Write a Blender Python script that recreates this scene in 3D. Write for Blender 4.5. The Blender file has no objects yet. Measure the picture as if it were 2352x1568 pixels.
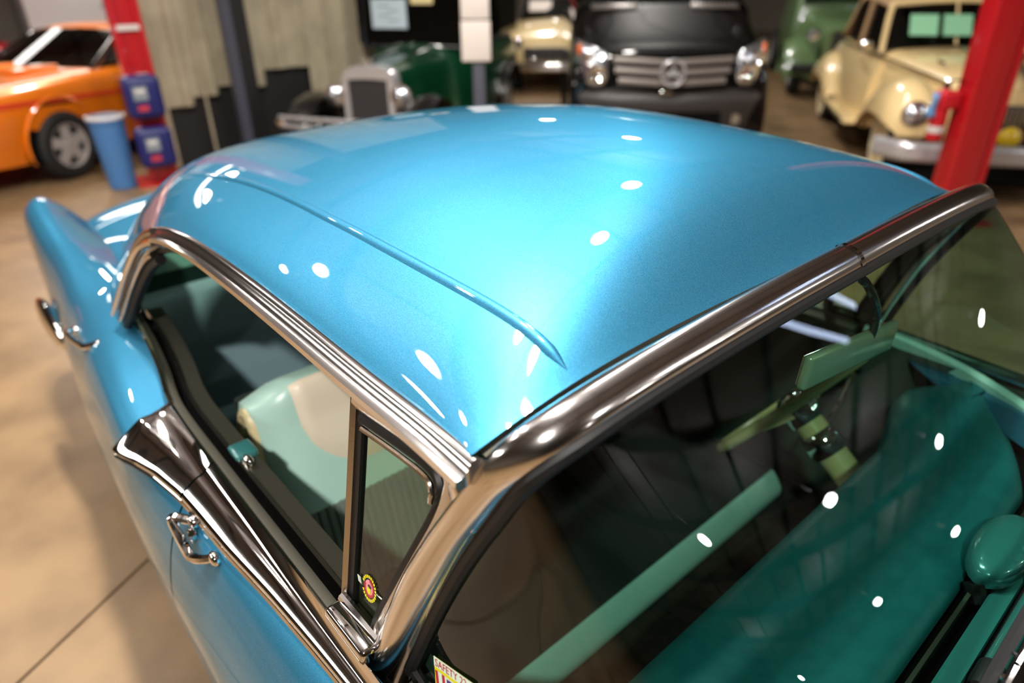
import bpy, bmesh, math, random
from mathutils import Vector, Matrix
random.seed(7)
sc = bpy.context.scene
col = sc.collection
PI = math.pi
R = math.radians

# ------------------------------------------------------------------ camera
def set_camera():
    yaw, pitch, roll, fpx = 2.42613, 0.4951, -0.01275, 1580.025
    f = Vector((math.cos(yaw) * math.cos(pitch), math.sin(yaw) * math.cos(pitch), -math.sin(pitch)))
    r = f.cross(Vector((0, 0, 1))).normalized()
    u = r.cross(f)
    c, s = math.cos(roll), math.sin(roll)
    r2, u2 = c * r + s * u, -s * r + c * u
    cam = bpy.data.cameras.new('camera')
    ob = bpy.data.objects.new('camera', cam)
    col.objects.link(ob)
    m = Matrix((r2, u2, -f)).transposed().to_4x4()
    m.translation = Vector((0.41359, -1.05365, 1.84001))
    ob.matrix_world = m
    cam.sensor_width = 36
    cam.lens = fpx * 36 / 2352
    cam.clip_start = 0.02
    cam.clip_end = 100
    cam.dof.use_dof = True
    cam.dof.focus_distance = 1.0
    cam.dof.aperture_fstop = 1.75
    cam.dof.aperture_blades = 7
    sc.camera = ob
set_camera()

# ------------------------------------------------------------------ world, exposure
w = bpy.data.worlds.new('world')
sc.world = w
w.use_nodes = True
w.node_tree.nodes['Background'].inputs[0].default_value = (0.9, 0.85, 0.8, 1)
w.node_tree.nodes['Background'].inputs[1].default_value = 0.05
sc.view_settings.view_transform = 'Standard'
sc.view_settings.look = 'None'
sc.view_settings.gamma = 1
sc.view_settings.use_curve_mapping = False
sc.view_settings.exposure = 0.18

CEIL = 6.6
# round LED high-bay lamps: (x, y) on the ceiling
LAMPS = [(-2.0, -.2, 5.0, 260), (-1.15, -.15, 5.0, 110), (-2.2, 2.1, 5.0, 50), (-3.2, 3.8, 5.0, 75), (-6.8, 8.1, 5.0, 140), (-5.8, -1.4, 5.0, 28), (-7.1, -2.1, 5.0, 28), (-4.6, -3.3, 5.0, 30), (-3.9, -2.0, 5.0, 30),
         (-9.4, 0, 2.7, 36), (-9.4, .85, 2.8, 36), (-10.6, 9.4, 4.6, 120), 
         (6.8, 2.9, 5.0, 110), (7.0, 7.1, 5.0, 110), (7.7, 11.8, 5.0, 110), (6.0, 17.4, 5.0, 110), (16.4, 4.6, 5.0, 110), (12.7, 9.7, 5.0, 110), (12.4, 14.3, 5.0, 110), (2.2, -3.2, 5.0, 330)]  # last lamp is an unseen one, added to light the front seat
TUBES = [(-4.4, -4.6, 3.0, 0, 150, (1, 1, 1)), (-12.6, 2.0, 3.0, 90, 40, (1, .5, 1)), (2.75, 7.0, 5.0, 63, 3, (.42, .10, 1)), (3.25, 6.7, 5.0, 63, 3, (.42, .10, 1))]

# ------------------------------------------------------------------ helpers
def lin(c):
    return tuple(((v / 255) / 12.92 if v / 255 <= 0.04045 else ((v / 255 + 0.055) / 1.055) ** 2.4) for v in c)

MATS = {}
def mat(name, rgb=None, rough=0.5, metal=0.0, coat=0.0, coat_rough=0.03, spec=0.5, noise=None, bump=None, emit=None, linear=None, sheen=0):
    m = bpy.data.materials.new(name)
    m.use_nodes = True
    nt = m.node_tree
    b = nt.nodes['Principled BSDF']
    c = linear or lin(rgb)
    b.inputs['Base Color'].default_value = (*c, 1)
    b.inputs['Roughness'].default_value = rough
    b.inputs['Metallic'].default_value = metal
    b.inputs['Coat Weight'].default_value = coat
    b.inputs['Coat Roughness'].default_value = coat_rough
    b.inputs['Specular IOR Level'].default_value = spec
    if sheen:
        b.inputs['Sheen Weight'].default_value = sheen
    if emit:
        b.inputs['Emission Color'].default_value = (*emit[0], 1)
        b.inputs['Emission Strength'].default_value = emit[1]
    if noise or bump:
        tc = nt.nodes.new('ShaderNodeTexCoord')
    if noise:      # (scale, rgb2, low, high[, detail])
        n = nt.nodes.new('ShaderNodeTexNoise')
        n.inputs['Scale'].default_value = noise[0]
        n.inputs['Detail'].default_value = noise[4] if len(noise) > 4 else 6
        r = nt.nodes.new('ShaderNodeValToRGB')
        r.color_ramp.elements[0].position = noise[2]
        r.color_ramp.elements[1].position = noise[3]
        r.color_ramp.elements[0].color = (*c, 1)
        r.color_ramp.elements[1].color = (*lin(noise[1]), 1)
        nt.links.new(tc.outputs['Object'], n.inputs['Vector'])
        nt.links.new(n.outputs['Fac'], r.inputs['Fac'])
        nt.links.new(r.outputs['Color'], b.inputs['Base Color'])
    if bump:       # (scale, strength, distance)
        n2 = nt.nodes.new('ShaderNodeTexNoise')
        n2.inputs['Scale'].default_value = bump[0]
        n2.inputs['Detail'].default_value = 4
        bp = nt.nodes.new('ShaderNodeBump')
        bp.inputs['Strength'].default_value = bump[1]
        bp.inputs['Distance'].default_value = bump[2]
        nt.links.new(tc.outputs['Object'], n2.inputs['Vector'])
        nt.links.new(n2.outputs['Fac'], bp.inputs['Height'])
        nt.links.new(bp.outputs['Normal'], b.inputs['Normal'])
    MATS[name] = m
    return m

def glass(name, tint, refl=1.0, rough=0.0):
    m = bpy.data.materials.new(name)
    m.use_nodes = True
    nt = m.node_tree
    nt.nodes.clear()
    out = nt.nodes.new('ShaderNodeOutputMaterial')
    mix = nt.nodes.new('ShaderNodeMixShader')
    tr = nt.nodes.new('ShaderNodeBsdfTransparent')
    gl = nt.nodes.new('ShaderNodeBsdfGlossy')
    lw = nt.nodes.new('ShaderNodeLayerWeight')
    lw.inputs['Blend'].default_value = 0.5
    pw = nt.nodes.new('ShaderNodeMath'); pw.operation = 'POWER'; pw.inputs[1].default_value = 5
    ma = nt.nodes.new('ShaderNodeMath'); ma.operation = 'MULTIPLY_ADD'
    ma.inputs[1].default_value = 0.92 * refl
    ma.inputs[2].default_value = 0.062 * refl
    tr.inputs[0].default_value = (*tint, 1)
    gl.inputs['Roughness'].default_value = rough
    nt.links.new(lw.outputs['Facing'], pw.inputs[0])
    nt.links.new(pw.outputs[0], ma.inputs[0])
    nt.links.new(ma.outputs[0], mix.inputs[0])
    nt.links.new(tr.outputs[0], mix.inputs[1])
    nt.links.new(gl.outputs[0], mix.inputs[2])
    nt.links.new(mix.outputs[0], out.inputs[0])
    MATS[name] = m
    return m

class MB:
    """collects geometry for ONE mesh"""
    def __init__(self):
        self.v, self.f = [], []
    def add(self, vs, fs):
        o = len(self.v)
        self.v += [tuple(p) for p in vs]
        self.f += [tuple(i + o for i in q) for q in fs]
        return self
    def box(self, c, s, rz=0, m=None):
        M = m or Matrix.Rotation(rz, 3, 'Z')
        vs = []
        for dx in (-.5, .5):
            for dy in (-.5, .5):
                for dz in (-.5, .5):
                    vs.append(Vector(c) + M @ Vector((dx * s[0], dy * s[1], dz * s[2])))
        return self.add(vs, [(0, 1, 3, 2), (4, 6, 7, 5), (0, 4, 5, 1), (2, 3, 7, 6), (0, 2, 6, 4), (1, 5, 7, 3)])
    def rbox(self, c, s, r, rz=0, seg=3):
        bm = bmesh.new()
        bmesh.ops.create_cube(bm, size=1)
        for v in bm.verts:
            v.co = Vector((v.co.x * s[0], v.co.y * s[1], v.co.z * s[2]))
        bmesh.ops.bevel(bm, geom=list(bm.edges), offset=r, segments=seg, affect='EDGES', profile=0.5)
        M = Matrix.Rotation(rz, 3, 'Z')
        bm.verts.index_update()
        vs = [Vector(c) + M @ v.co for v in bm.verts]
        fs = [[v.index for v in f.verts] for f in bm.faces]
        bm.free()
        return self.add(vs, fs)
    def grid(self, rows, close_u=False, close_v=False):
        n, m = len(rows), len(rows[0])
        vs = [p for r in rows for p in r]
        fs = []
        for i in range(n if close_u else n - 1):
            for j in range(m if close_v else m - 1):
                a, b = i * m + j, i * m + (j + 1) % m
                k = (i + 1) % n
                fs.append((a, b, k * m + (j + 1) % m, k * m + j))
        return self.add(vs, fs)
    def tube(self, path, r, n=8, cap=True, closed=False):
        prof = [(math.cos(2 * PI * k / n), math.sin(2 * PI * k / n)) for k in range(n)]
        return self.sweep(path, prof, r, cap=cap, closed=closed)
    def sweep(self, path, prof, scale=1.0, up=(0, 0, 1), cap=True, closed=False, ups=None):
        P = [Vector(p) for p in path]
        n = len(P)
        rows = []
        for i, p in enumerate(P):
            a = P[(i - 1) % n] if (closed or i > 0) else P[0]
            b = P[(i + 1) % n] if (closed or i < n - 1) else P[-1]
            t = (b - a).normalized()
            U = Vector(ups[i]) if ups else Vector(up)
            if abs(t.dot(U.normalized())) > 0.98:
                U = Vector((1, 0.1, 0)) if abs(t.x) < 0.9 else Vector((0, 1, 0.1))
            s = t.cross(U).normalized()
            U = s.cross(t).normalized()
            k = scale[i] if isinstance(scale, (list, tuple)) else scale
            rows.append([p + s * (q[0] * k) + U * (q[1] * k) for q in prof])
        o = len(self.v)
        self.grid(rows, close_u=closed, close_v=True)
        if cap and not closed:
            m = len(prof)
            self.f.append(tuple(o + j for j in reversed(range(m))))
            self.f.append(tuple(o + (n - 1) * m + j for j in range(m)))
        return self
    def lathe(self, prof, c=(0, 0, 0), axis='z', n=24, M=None):
        """prof: (radius, height)"""
        rows = []
        for r, h in prof:
            row = []
            for k in range(n):
                a = 2 * PI * k / n
                p = (r * math.cos(a), r * math.sin(a), h)
                if axis == 'y': p = (p[0], p[2], p[1])
                if axis == 'x': p = (p[2], p[0], p[1])
                p = Vector(p)
                if M: p = M @ p
                row.append(Vector(c) + p)
            rows.append(row)
        self.grid(rows, close_v=True)
        return self
    def prism(self, poly, d0, d1, plane='xz'):
        """extrude a polygon"""
        def P(a, b, d):
            return {'xz': (a, d, b), 'xy': (a, b, d), 'yz': (d, a, b)}[plane]
        n = len(poly)
        vs = [P(a, b, d0) for a, b in poly] + [P(a, b, d1) for a, b in poly]
        fs = [tuple(range(n)), tuple(reversed(range(n, 2 * n)))] + [(i, i + n, (i + 1) % n + n, (i + 1) % n) for i in range(n)]
        return self.add(vs, fs)
    def ell(self, c, r, n=16, m=10, M=None):
        rows = []
        for i in range(m + 1):
            t = PI * i / m
            rows.append([])
            for k in range(n):
                a = 2 * PI * k / n
                p = Vector((r[0] * math.sin(t) * math.cos(a), r[1] * math.sin(t) * math.sin(a), r[2] * math.cos(t)))
                if M: p = M @ p
                rows[-1].append(Vector(c) + p)
        return self.grid(rows, close_v=True)
    def mirror(self):
        n = len(self.v)
        self.v += [(x, -y, z) for x, y, z in self.v]
        self.f += [tuple(i + n for i in reversed(q)) for q in self.f]
        return self
    def build(self, name, material, parent=None, smooth=True, angle=35, sub=0):
        me = bpy.data.meshes.new(name)
        me.from_pydata([tuple(p) for p in self.v], [], self.f)
        bm = bmesh.new()
        bm.from_mesh(me)
        bmesh.ops.remove_doubles(bm, verts=bm.verts, dist=1e-6)
        bmesh.ops.recalc_face_normals(bm, faces=bm.faces)
        bm.to_mesh(me)
        bm.free()
        if smooth:
            me.polygons.foreach_set('use_smooth', [True] * len(me.polygons))
            me.set_sharp_from_angle(angle=R(angle))
        me.materials.append(MATS[material] if isinstance(material, str) else material)
        ob = bpy.data.objects.new(name, me)
        col.objects.link(ob)
        if sub:
            md = ob.modifiers.new('s', 'SUBSURF'); md.levels = sub; md.render_levels = sub
        if parent is not None:
            ob.parent = parent
        return ob

def tag(o, label=None, cat=None, group=None, kind=None):
    if label: o['label'] = label
    if cat: o['category'] = cat
    if group: o['group'] = group
    if kind: o['kind'] = kind
    return o
def empty(name, loc=(0, 0, 0), rz=0, **k):
    o = bpy.data.objects.new(name, None)
    o.empty_display_size = 0.1
    col.objects.link(o)
    o.location = loc
    o.rotation_euler = (0, 0, rz)
    return tag(o, **k)
def copy_tree(o, parent=None):
    c = o.copy()
    col.objects.link(c)
    c.parent = parent
    for ch in o.children:
        copy_tree(ch, c)
    return c
def crv(a, t):
    n = len(a) - 1
    t = min(max(t, 0), 1) * n
    i = min(int(t), n - 1)
    f = t - i
    p0, p1, p2, p3 = a[max(i - 1, 0)], a[i], a[i + 1], a[min(i + 2, n)]
    return tuple(.5 * (2 * q1 + (q2 - q0) * f + (2 * q0 - 5 * q1 + 4 * q2 - q3) * f * f + (3 * q1 - q0 - 3 * q2 + q3) * f ** 3) for q0, q1, q2, q3 in zip(p0, p1, p2, p3))
def cat(a, n):
    return [crv(a, i / (n - 1)) for i in range(n)]
def lerp(a, b, t):
    return tuple(x + (y - x) * t for x, y in zip(a, b))
def text_mesh(name, body, size, material, parent, loc, ex, ey, en, depth=0.0004):
    """flat lettering; ex, ey, en: reading direction, up direction, normal"""
    cu = bpy.data.curves.new(name, 'FONT')
    cu.body = body
    cu.size = size
    cu.extrude = depth
    cu.align_x = 'LEFT'
    t = bpy.data.objects.new(name + '_tmp', cu)
    col.objects.link(t)
    dg = bpy.context.evaluated_depsgraph_get()
    me = bpy.data.meshes.new_from_object(t.evaluated_get(dg))
    bpy.data.objects.remove(t)
    M = Matrix((Vector(ex), Vector(ey), Vector(en))).transposed().to_4x4()
    M.translation = Vector(loc)
    me.transform(M)
    me.materials.clear()
    me.materials.append(MATS[material])
    o = bpy.data.objects.new(name, me)
    col.objects.link(o)
    o.parent = parent
    return o

# ------------------------------------------------------------------ materials
def paint(name, rgb, metal=0.0, rough=0.35, coat=1.0, **k):
    return mat(name, rgb, rough, metal, coat, **k)
def flake_paint():
    m = mat('blue_metallic', (30, 150, 200), 0.48, 0.8, 1.0, 0.02, spec=.2)
    nt = m.node_tree
    b = nt.nodes['Principled BSDF']
    b.inputs['Specular Tint'].default_value = (.35, .75, .95, 1)
    tc = nt.nodes.new('ShaderNodeTexCoord')
    n = nt.nodes.new('ShaderNodeTexNoise'); n.inputs['Scale'].default_value = 900; n.inputs['Detail'].default_value = 1
    r = nt.nodes.new('ShaderNodeValToRGB')
    r.color_ramp.elements[0].color = (.030, .155, .275, 1)
    r.color_ramp.elements[1].color = (.052, .265, .43, 1)
    r.color_ramp.elements[0].position = .35
    r.color_ramp.elements[1].position = .65
    nt.links.new(tc.outputs['Object'], n.inputs['Vector'])
    nt.links.new(n.outputs['Fac'], r.inputs['Fac'])
    nt.links.new(r.outputs['Color'], b.inputs['Base Color'])
flake_paint()
mat('chrome', linear=(.80, .77, .74), rough=0.05, metal=1.0)
mat('plated', (196, 194, 197), 0.2, .55)
mat('brushed', linear=(.62, .58, .54), rough=0.16, metal=1.0, bump=(160, .12, .001))
mat('frame_chrome', linear=(.80, .77, .75), rough=0.15, metal=1.0, bump=(90, .05, .001))
mat('steel_olive', linear=(.20, .19, .15), rough=0.28, metal=0.8)
mat('rubber', (14, 13, 13), 0.5, spec=.4)
mat('black_gap', (4, 4, 4), 0.8, spec=.1)
mat('black_paint', (12, 12, 13), 0.25, coat=1.0)
mat('black_satin', (26, 25, 26), 0.5)
mat('teal_dash', (22, 98, 104), 0.45, spec=.4, noise=(26, (27, 108, 110), .35, .7), bump=(420, .15, .001))
mat('teal_metal', (62, 132, 132), 0.22, 0.2, 1.0)
mat('aqua_vinyl', (186, 224, 211), 0.32, spec=.5, bump=(200, .1, .001))
mat('cream_vinyl', (242, 228, 204), 0.38, bump=(200, .08, .001))
mat('piping_cream', (222, 206, 160), 0.4)
mat('ribbed_cloth', (112, 122, 112), 0.75, sheen=.3)
mat('dark_cloth', (26, 34, 32), 0.8)
mat('rear_cloth', (120, 148, 156), 0.7)
mat('shelf_green', (52, 92, 80), 0.6)
mat('pillar_trim', (62, 56, 44), 0.7)
mat('door_cloth', (70, 80, 70), 0.7)
mat('carpet', (52, 42, 32), 0.95, noise=(40, (36, 30, 24), .4, .6))
mat('headliner', (150, 146, 130), 0.85)
mat('wheel_cream', (214, 198, 140), 0.25, coat=.6)
glass('windshield_glass', (.44, .63, .56), 1.0)
glass('vent_glass', (.62, .74, .58), 0.9)
glass('rear_glass', (.5, .64, .54), 1.0)
glass('clear_glass', (.9, .92, .9), 1.0)
glass('dark_glass', (.10, .11, .11), 1.0)
mat('mirror_back', (170, 180, 150), 0.18, 0.2)
mat('sticker_white', (214, 232, 214), 0.5)
mat('sticker_red', (176, 30, 50), 0.5)
mat('sticker_pink', (232, 150, 160), 0.5)
mat('sticker_yellow', (226, 214, 20), 0.5)
mat('sticker_purple', (84, 44, 130), 0.5)
mat('sticker_brown', (70, 44, 34), 0.5)
mat('floor_concrete', (134, 108, 77), 0.42, noise=(2.2, (106, 84, 60), .38, .66, 9), bump=(18, .05, .004), spec=.4)
mat('joint_dark', (70, 56, 42), 0.8)
mat('wall_beige', (168, 158, 134), 0.55, noise=(3, (152, 142, 120), .4, .6))
mat('wall_far', (128, 120, 108), 0.7)
mat('wall_black', (20, 19, 20), 0.6)
mat('ceiling_metal', (150, 146, 145), 0.6)
mat('beam_dark', (40, 36, 36), 0.6)
mat('post_black', (16, 16, 18), 0.45)
mat('post_edge', (62, 64, 76), 0.45)
mat('lift_red', (172, 14, 24), 0.32, coat=.5)
mat('red_plastic', (190, 24, 36), 0.35)
mat('navy', (18, 24, 88), 0.45)
mat('bin_blue', (62, 108, 160), 0.5)
mat('cloth_blue', (110, 160, 214), 0.8)
mat('white_print', (200, 194, 192), 0.6)
mat('paper_white', (206, 195, 187), 0.7)
mat('paper_blue', (182, 198, 208), 0.7)
mat('paper_green', (140, 200, 160), 0.7)
mat('paper_yellow', (220, 204, 150), 0.7)
mat('ink_grey', (120, 128, 134), 0.7)
mat('ink_red', (170, 40, 56), 0.7)
paint('orange_paint', (226, 118, 14), .25, .3)
paint('red_paint', (176, 20, 34), .2, .3)
paint('green_paint', (8, 62, 36), .2, .3)
paint('cream_paint', (230, 204, 150), 0, .3)
paint('ivory_paint', (234, 206, 150), 0, .3)
paint('sage_paint', (96, 124, 82), 0, .3)
paint('van_paint', (7, 6, 6), .0, .4, spec=.08)
mat('van_plastic', (44, 40, 39), 0.42)
mat('grille_grey', (120, 112, 106), 0.35, .4)
mat('tire', (18, 18, 18), 0.8)
mat('tire_white', (222, 208, 172), 0.6)
mat('rim_grey', (170, 165, 160), 0.35, .25)
mat('soft_top', (176, 142, 104), 0.85)
mat('lens_white', (200, 204, 210), 0.14, .9, 1.0)
mat('lens_amber', (220, 104, 30), 0.2, coat=1)
mat('lens_yellow', (220, 190, 10), 0.15, coat=1)
mat('core_dark', (40, 38, 38), 0.6, bump=(80, .4, .004))
mat('stripe_red', (196, 52, 30), 0.4)
mat('reflection_red', (180, 20, 40), 0.5)
mat('grey_post', (70, 72, 82), 0.45)
mat('lamp_housing', (60, 60, 62), 0.5)
mat('lamp_lens', (255, 250, 240), 0.4, emit=((1, .93, .84), 30))
mat('tube_lens', (255, 250, 240), 0.4, emit=((1, .95, .88), 4))
mat('blue_tube_lens', (240, 246, 255), 0.4, emit=((.55, .70, 1), 5))

# ------------------------------------------------------------------ the room
def build_room():
    fl = MB().box((3, 4, -.06), (40, 34, .10)).build('floor', 'joint_dark', smooth=False)
    tag(fl, kind='structure')
    # concrete slabs separated by sawn joints
    ang = R(120.3)
    ux, uy = Vector((math.cos(ang), math.sin(ang), 0)), Vector((-math.sin(ang), math.cos(ang), 0))
    o = Vector((-1.818, -.843, 0)) + ux * 2.6
    L, G = 4.6, .012
    me = None
    for i in range(-6, 7):
        for j in range(-6, 7):
            c = o + ux * ((i + .5) * L) + uy * ((j + .5) * L)
            if not (-19 < c.x < 22 and -14 < c.y < 22): continue
            if me is None:
                s = MB().box((0, 0, -.0055), (L - G, L - G, .011)).build('floor_slab', 'floor_concrete', fl, smooth=False)
                me = s.data
            else:
                s = bpy.data.objects.new('floor_slab', me)
                col.objects.link(s)
                s.parent = fl
            s.location = (c.x, c.y, 0)
            s.rotation_euler = (0, 0, ang)
    ce = MB().box((3, 4, CEIL + .05), (40, 34, .1)).build('ceiling', 'ceiling_metal', smooth=False)
    tag(ce, kind='structure')
    bm_me = None
    for k in range(15):
        b = MB().box((0, 0, 0), (.10, 34, .22)).build('ceiling_beam', 'beam_dark', ce, smooth=False) if bm_me is None else bpy.data.objects.new('ceiling_beam', bm_me)
        if bm_me is None: bm_me = b.data
        else:
            col.objects.link(b); b.parent = ce
        b.location = (-15.5 + k * 2.7, 4, CEIL - .11)
    p_me = None
    for k in range(22):
        b = MB().box((0, 0, 0), (40, .05, .10)).build('ceiling_purlin', 'beam_dark', ce, smooth=False) if p_me is None else bpy.data.objects.new('ceiling_purlin', p_me)
        if p_me is None: p_me = b.data
        else:
            col.objects.link(b); b.parent = ce
        b.location = (3, -12 + k * 1.55, CEIL - .05)
    for nm, c, s in (('wall_left', (3, -13.05, CEIL / 2), (40, .1, CEIL)), ('wall_right', (3, 21.05, CEIL / 2), (40, .1, CEIL)),
                     ('wall_front', (23.05, 4, CEIL / 2), (.1, 34, CEIL)), ('wall_back', (-17.05, 4, CEIL / 2), (.1, 34, CEIL))):
        tag(MB().box(c, s).build(nm, 'wall_far', smooth=False), kind='structure')
    # corrugated partition beside the lift
    wr = MB().box((-7.60, 2.75, 1.7), (.06, 3.4, 3.4)).build('wall_rear', 'wall_black', smooth=False)
    tag(wr, kind='structure')
    def panel(y0, n, pitch, z0, z1):
        rows = []
        prof = []
        for k in range(n):
            y = y0 + k * pitch
            prof += [(y, 0), (y + pitch * .52, 0), (y + pitch * .62, .035), (y + pitch * .88, .035), (y + pitch * .98, 0)]
        prof.append((y0 + n * pitch, 0))
        rows = [[(-7.50 + d, y, z0) for y, d in prof], [(-7.50 + d, y, z1) for y, d in prof]]
        return MB().grid(rows)
    y = 1.04 - .15
    zs = [.02, .62, .70, .78, .74, .90, .90, .04, .04, .04, .04, .04]
    for i in range(12):
        n = 1
        p = panel(y if i else 1.04, n, .27 if i else .12, zs[i], 3.35)
        p.build('wall_panel', 'wall_beige', wr, smooth=False)
        y += .27
    pipe = MB().tube([(-7.42, 1.53, .05), (-7.42, 1.53, 1.25)], .016, 8).build('conduit', 'wall_beige', wr)
build_room()

def build_lamps():
    lamp = empty('ceiling_lamp', (0, 0, 0), label='round high-bay lamp hanging from the workshop ceiling', cat='lamp', group='high-bay ceiling lamps')
    MB().lathe([(0.001, .32), (.05, .32), (.07, .24), (.16, .10), (.20, .06), (.20, 0), (.19, 0), (.19, .012)], n=20).build('housing', 'lamp_housing', lamp)
    hk = MB().tube([(0, 0, 0), (0, 0, 1)], .008, 6).build('hanger_rod', 'lamp_housing', lamp); hk.location = (0, 0, .32)
    MB().lathe([(.001, .010), (.185, .010)], n=20).build('lens', 'lamp_lens', lamp)
    li = bpy.data.lights.new('lamp_light', 'AREA')
    li.shape = 'DISK'; li.size = .30; li.energy = LAMPS[0][3]; li.color = (1, .95, .89)
    lo = bpy.data.objects.new('lamp_light', li); col.objects.link(lo); lo.parent = lamp; lo.location = (0, 0, -.004)
    up = bpy.data.lights.new('ceiling_fill', 'AREA')          # added fill aimed up to brighten the ceiling; the housing is closed on top
    up.shape = 'DISK'; up.size = .2; up.energy = 30; up.color = (1, .97, .94)
    uo = bpy.data.objects.new('ceiling_fill', up); col.objects.link(uo); uo.parent = lamp; uo.location = (0, 0, .34); uo.rotation_euler = (PI, 0, 0)
    for i, (x, y, z, e) in enumerate(LAMPS):
        o = lamp if i == 0 else copy_tree(lamp)
        for ch in o.children:
            if ch.name.startswith('hanger_rod'): ch.scale = (1, 1, CEIL - z - .32)
            if ch.name.startswith('lamp_light') and i:
                ch.data = ch.data.copy(); ch.data.energy = e
        o.location = (x, y, z)
    tube = empty('strip_lamp', (0, 0, 0), label='long fluorescent strip lamp hung along the side bay', cat='lamp', group='fluorescent strip lamps')
    MB().rbox((0, 0, .05), (4.6, 1.02, .08), .02).build('housing', 'lamp_housing', tube)
    MB().box((0, 0, .005), (4.5, .96, .008)).build('lens', 'tube_lens', tube)
    li = bpy.data.lights.new('strip_light', 'AREA')
    li.shape = 'RECTANGLE'; li.size = 4.5; li.size_y = .94; li.energy = 150; li.color = (1, .96, .91)
    lo = bpy.data.objects.new('strip_light', li); col.objects.link(lo); lo.parent = tube; lo.location = (0, 0, -.003)
    for k in (-1.6, 1.6):
        MB().tube([(k, 0, .08), (k, 0, 1.08)], .006, 6).build('hanger_rod', 'lamp_housing', tube)
    TL = ('wide fluorescent strip lamp hung along the near side bay', 'wide fluorescent strip lamp hung across the rear bay',
          'short bluish tube lamp hung over the aisle, left of a pair', 'short bluish tube lamp hung over the aisle, right of a pair')
    for i, (x, y, z, a, e, sc_) in enumerate(TUBES):
        o = tube if i == 0 else copy_tree(tube)
        o.location = (x, y, z)
        o.rotation_euler = (0, 0, R(a))
        o.scale = sc_
        o['label'] = TL[i]
        for ch in o.children:
            if ch.name.startswith('hanger_rod'): ch.location = (0, 0, .08 - .08 * (CEIL - z - .08)); ch.scale = (1, 1, CEIL - z - .08)
            if ch.type == 'LIGHT':
                if i: ch.data = ch.data.copy()
                ch.data.energy = e
                if i > 1: ch.data.color = (.62, .74, 1)
            if i > 1 and ch.name.startswith('lens'):
                ch.data = ch.data.copy(); ch.data.materials[0] = MATS['blue_tube_lens']
build_lamps()

# ------------------------------------------------------------------ the blue hardtop
CAR = empty('vintage_car', (0, 0, 0), label='metallic turquoise-blue vintage hardtop car with chrome window trim and tail fins', cat='car')

ROOF = [(-.028, 1.445, -.062, .70, 1.383, 1.0), (-.17, 1.525, -.15, .692, 1.372, .45), (-.35, 1.562, -.35, .69, 1.372, .1), (-.65, 1.572, -.65, .688, 1.382, 0), (-.90, 1.553, -.90, .684, 1.376, .1), (-1.18, 1.513, -1.10, .682, 1.352, .35), (-1.48, 1.452, -1.28, .690, 1.305, .8), (-1.74, 1.385, -1.42, .708, 1.215, 1.0), (-1.96, 1.30, -1.52, .729, 1.11, 1.), (-2.14, 1.20, -1.60, .746, 1.02, 1.), (-2.30, 1.10, -1.72, .74, .985, .8), (-2.42, 1.00, -1.90, .71, .965, .5)]
def roof_pt(s, u, dz=0.0):
    xc, zc, xb, yb, zb, e = crv(ROOF, s)
    e = max(e, 0)
    a = min(abs(u), 1)
    f = e * (1 - a ** 4) + (1 - e) * (.4 * math.sqrt(1 - a * a) + .6 * (1 - a * a))
    return Vector((xc + (xb - xc) * a ** (2 + 2.5 * (e if s > .3 else 0)), yb * u, zb + (zc - zb) * f + dz))
def roof_nrm(s, u):
    a = roof_pt(min(s + .004, 1), u) - roof_pt(max(s - .004, 0), u)
    b = roof_pt(s, min(u + .004, .999)) - roof_pt(s, max(u - .004, -.999))
    n = b.cross(a).normalized()
    return n if n.z > 0 else -n

# drip rail / window-opening path on one side (positive y; mirrored later)
DRIP = [(-.058, .697, 1.362), (-.15, .694, 1.366), (-.30, .692, 1.368), (-.50, .690, 1.375), (-.70, .689, 1.380), (-.90, .685, 1.374), (-1.05, .683, 1.360), (-1.17, .683, 1.338), (-1.27, .688, 1.306), (-1.34, .695, 1.268), (-1.40, .704, 1.220), (-1.46, .715, 1.165), (-1.52, .731, 1.095), (-1.575, .745, 1.035)]
def side_y(z): return .675 + (1.36 - z) * .22

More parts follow.
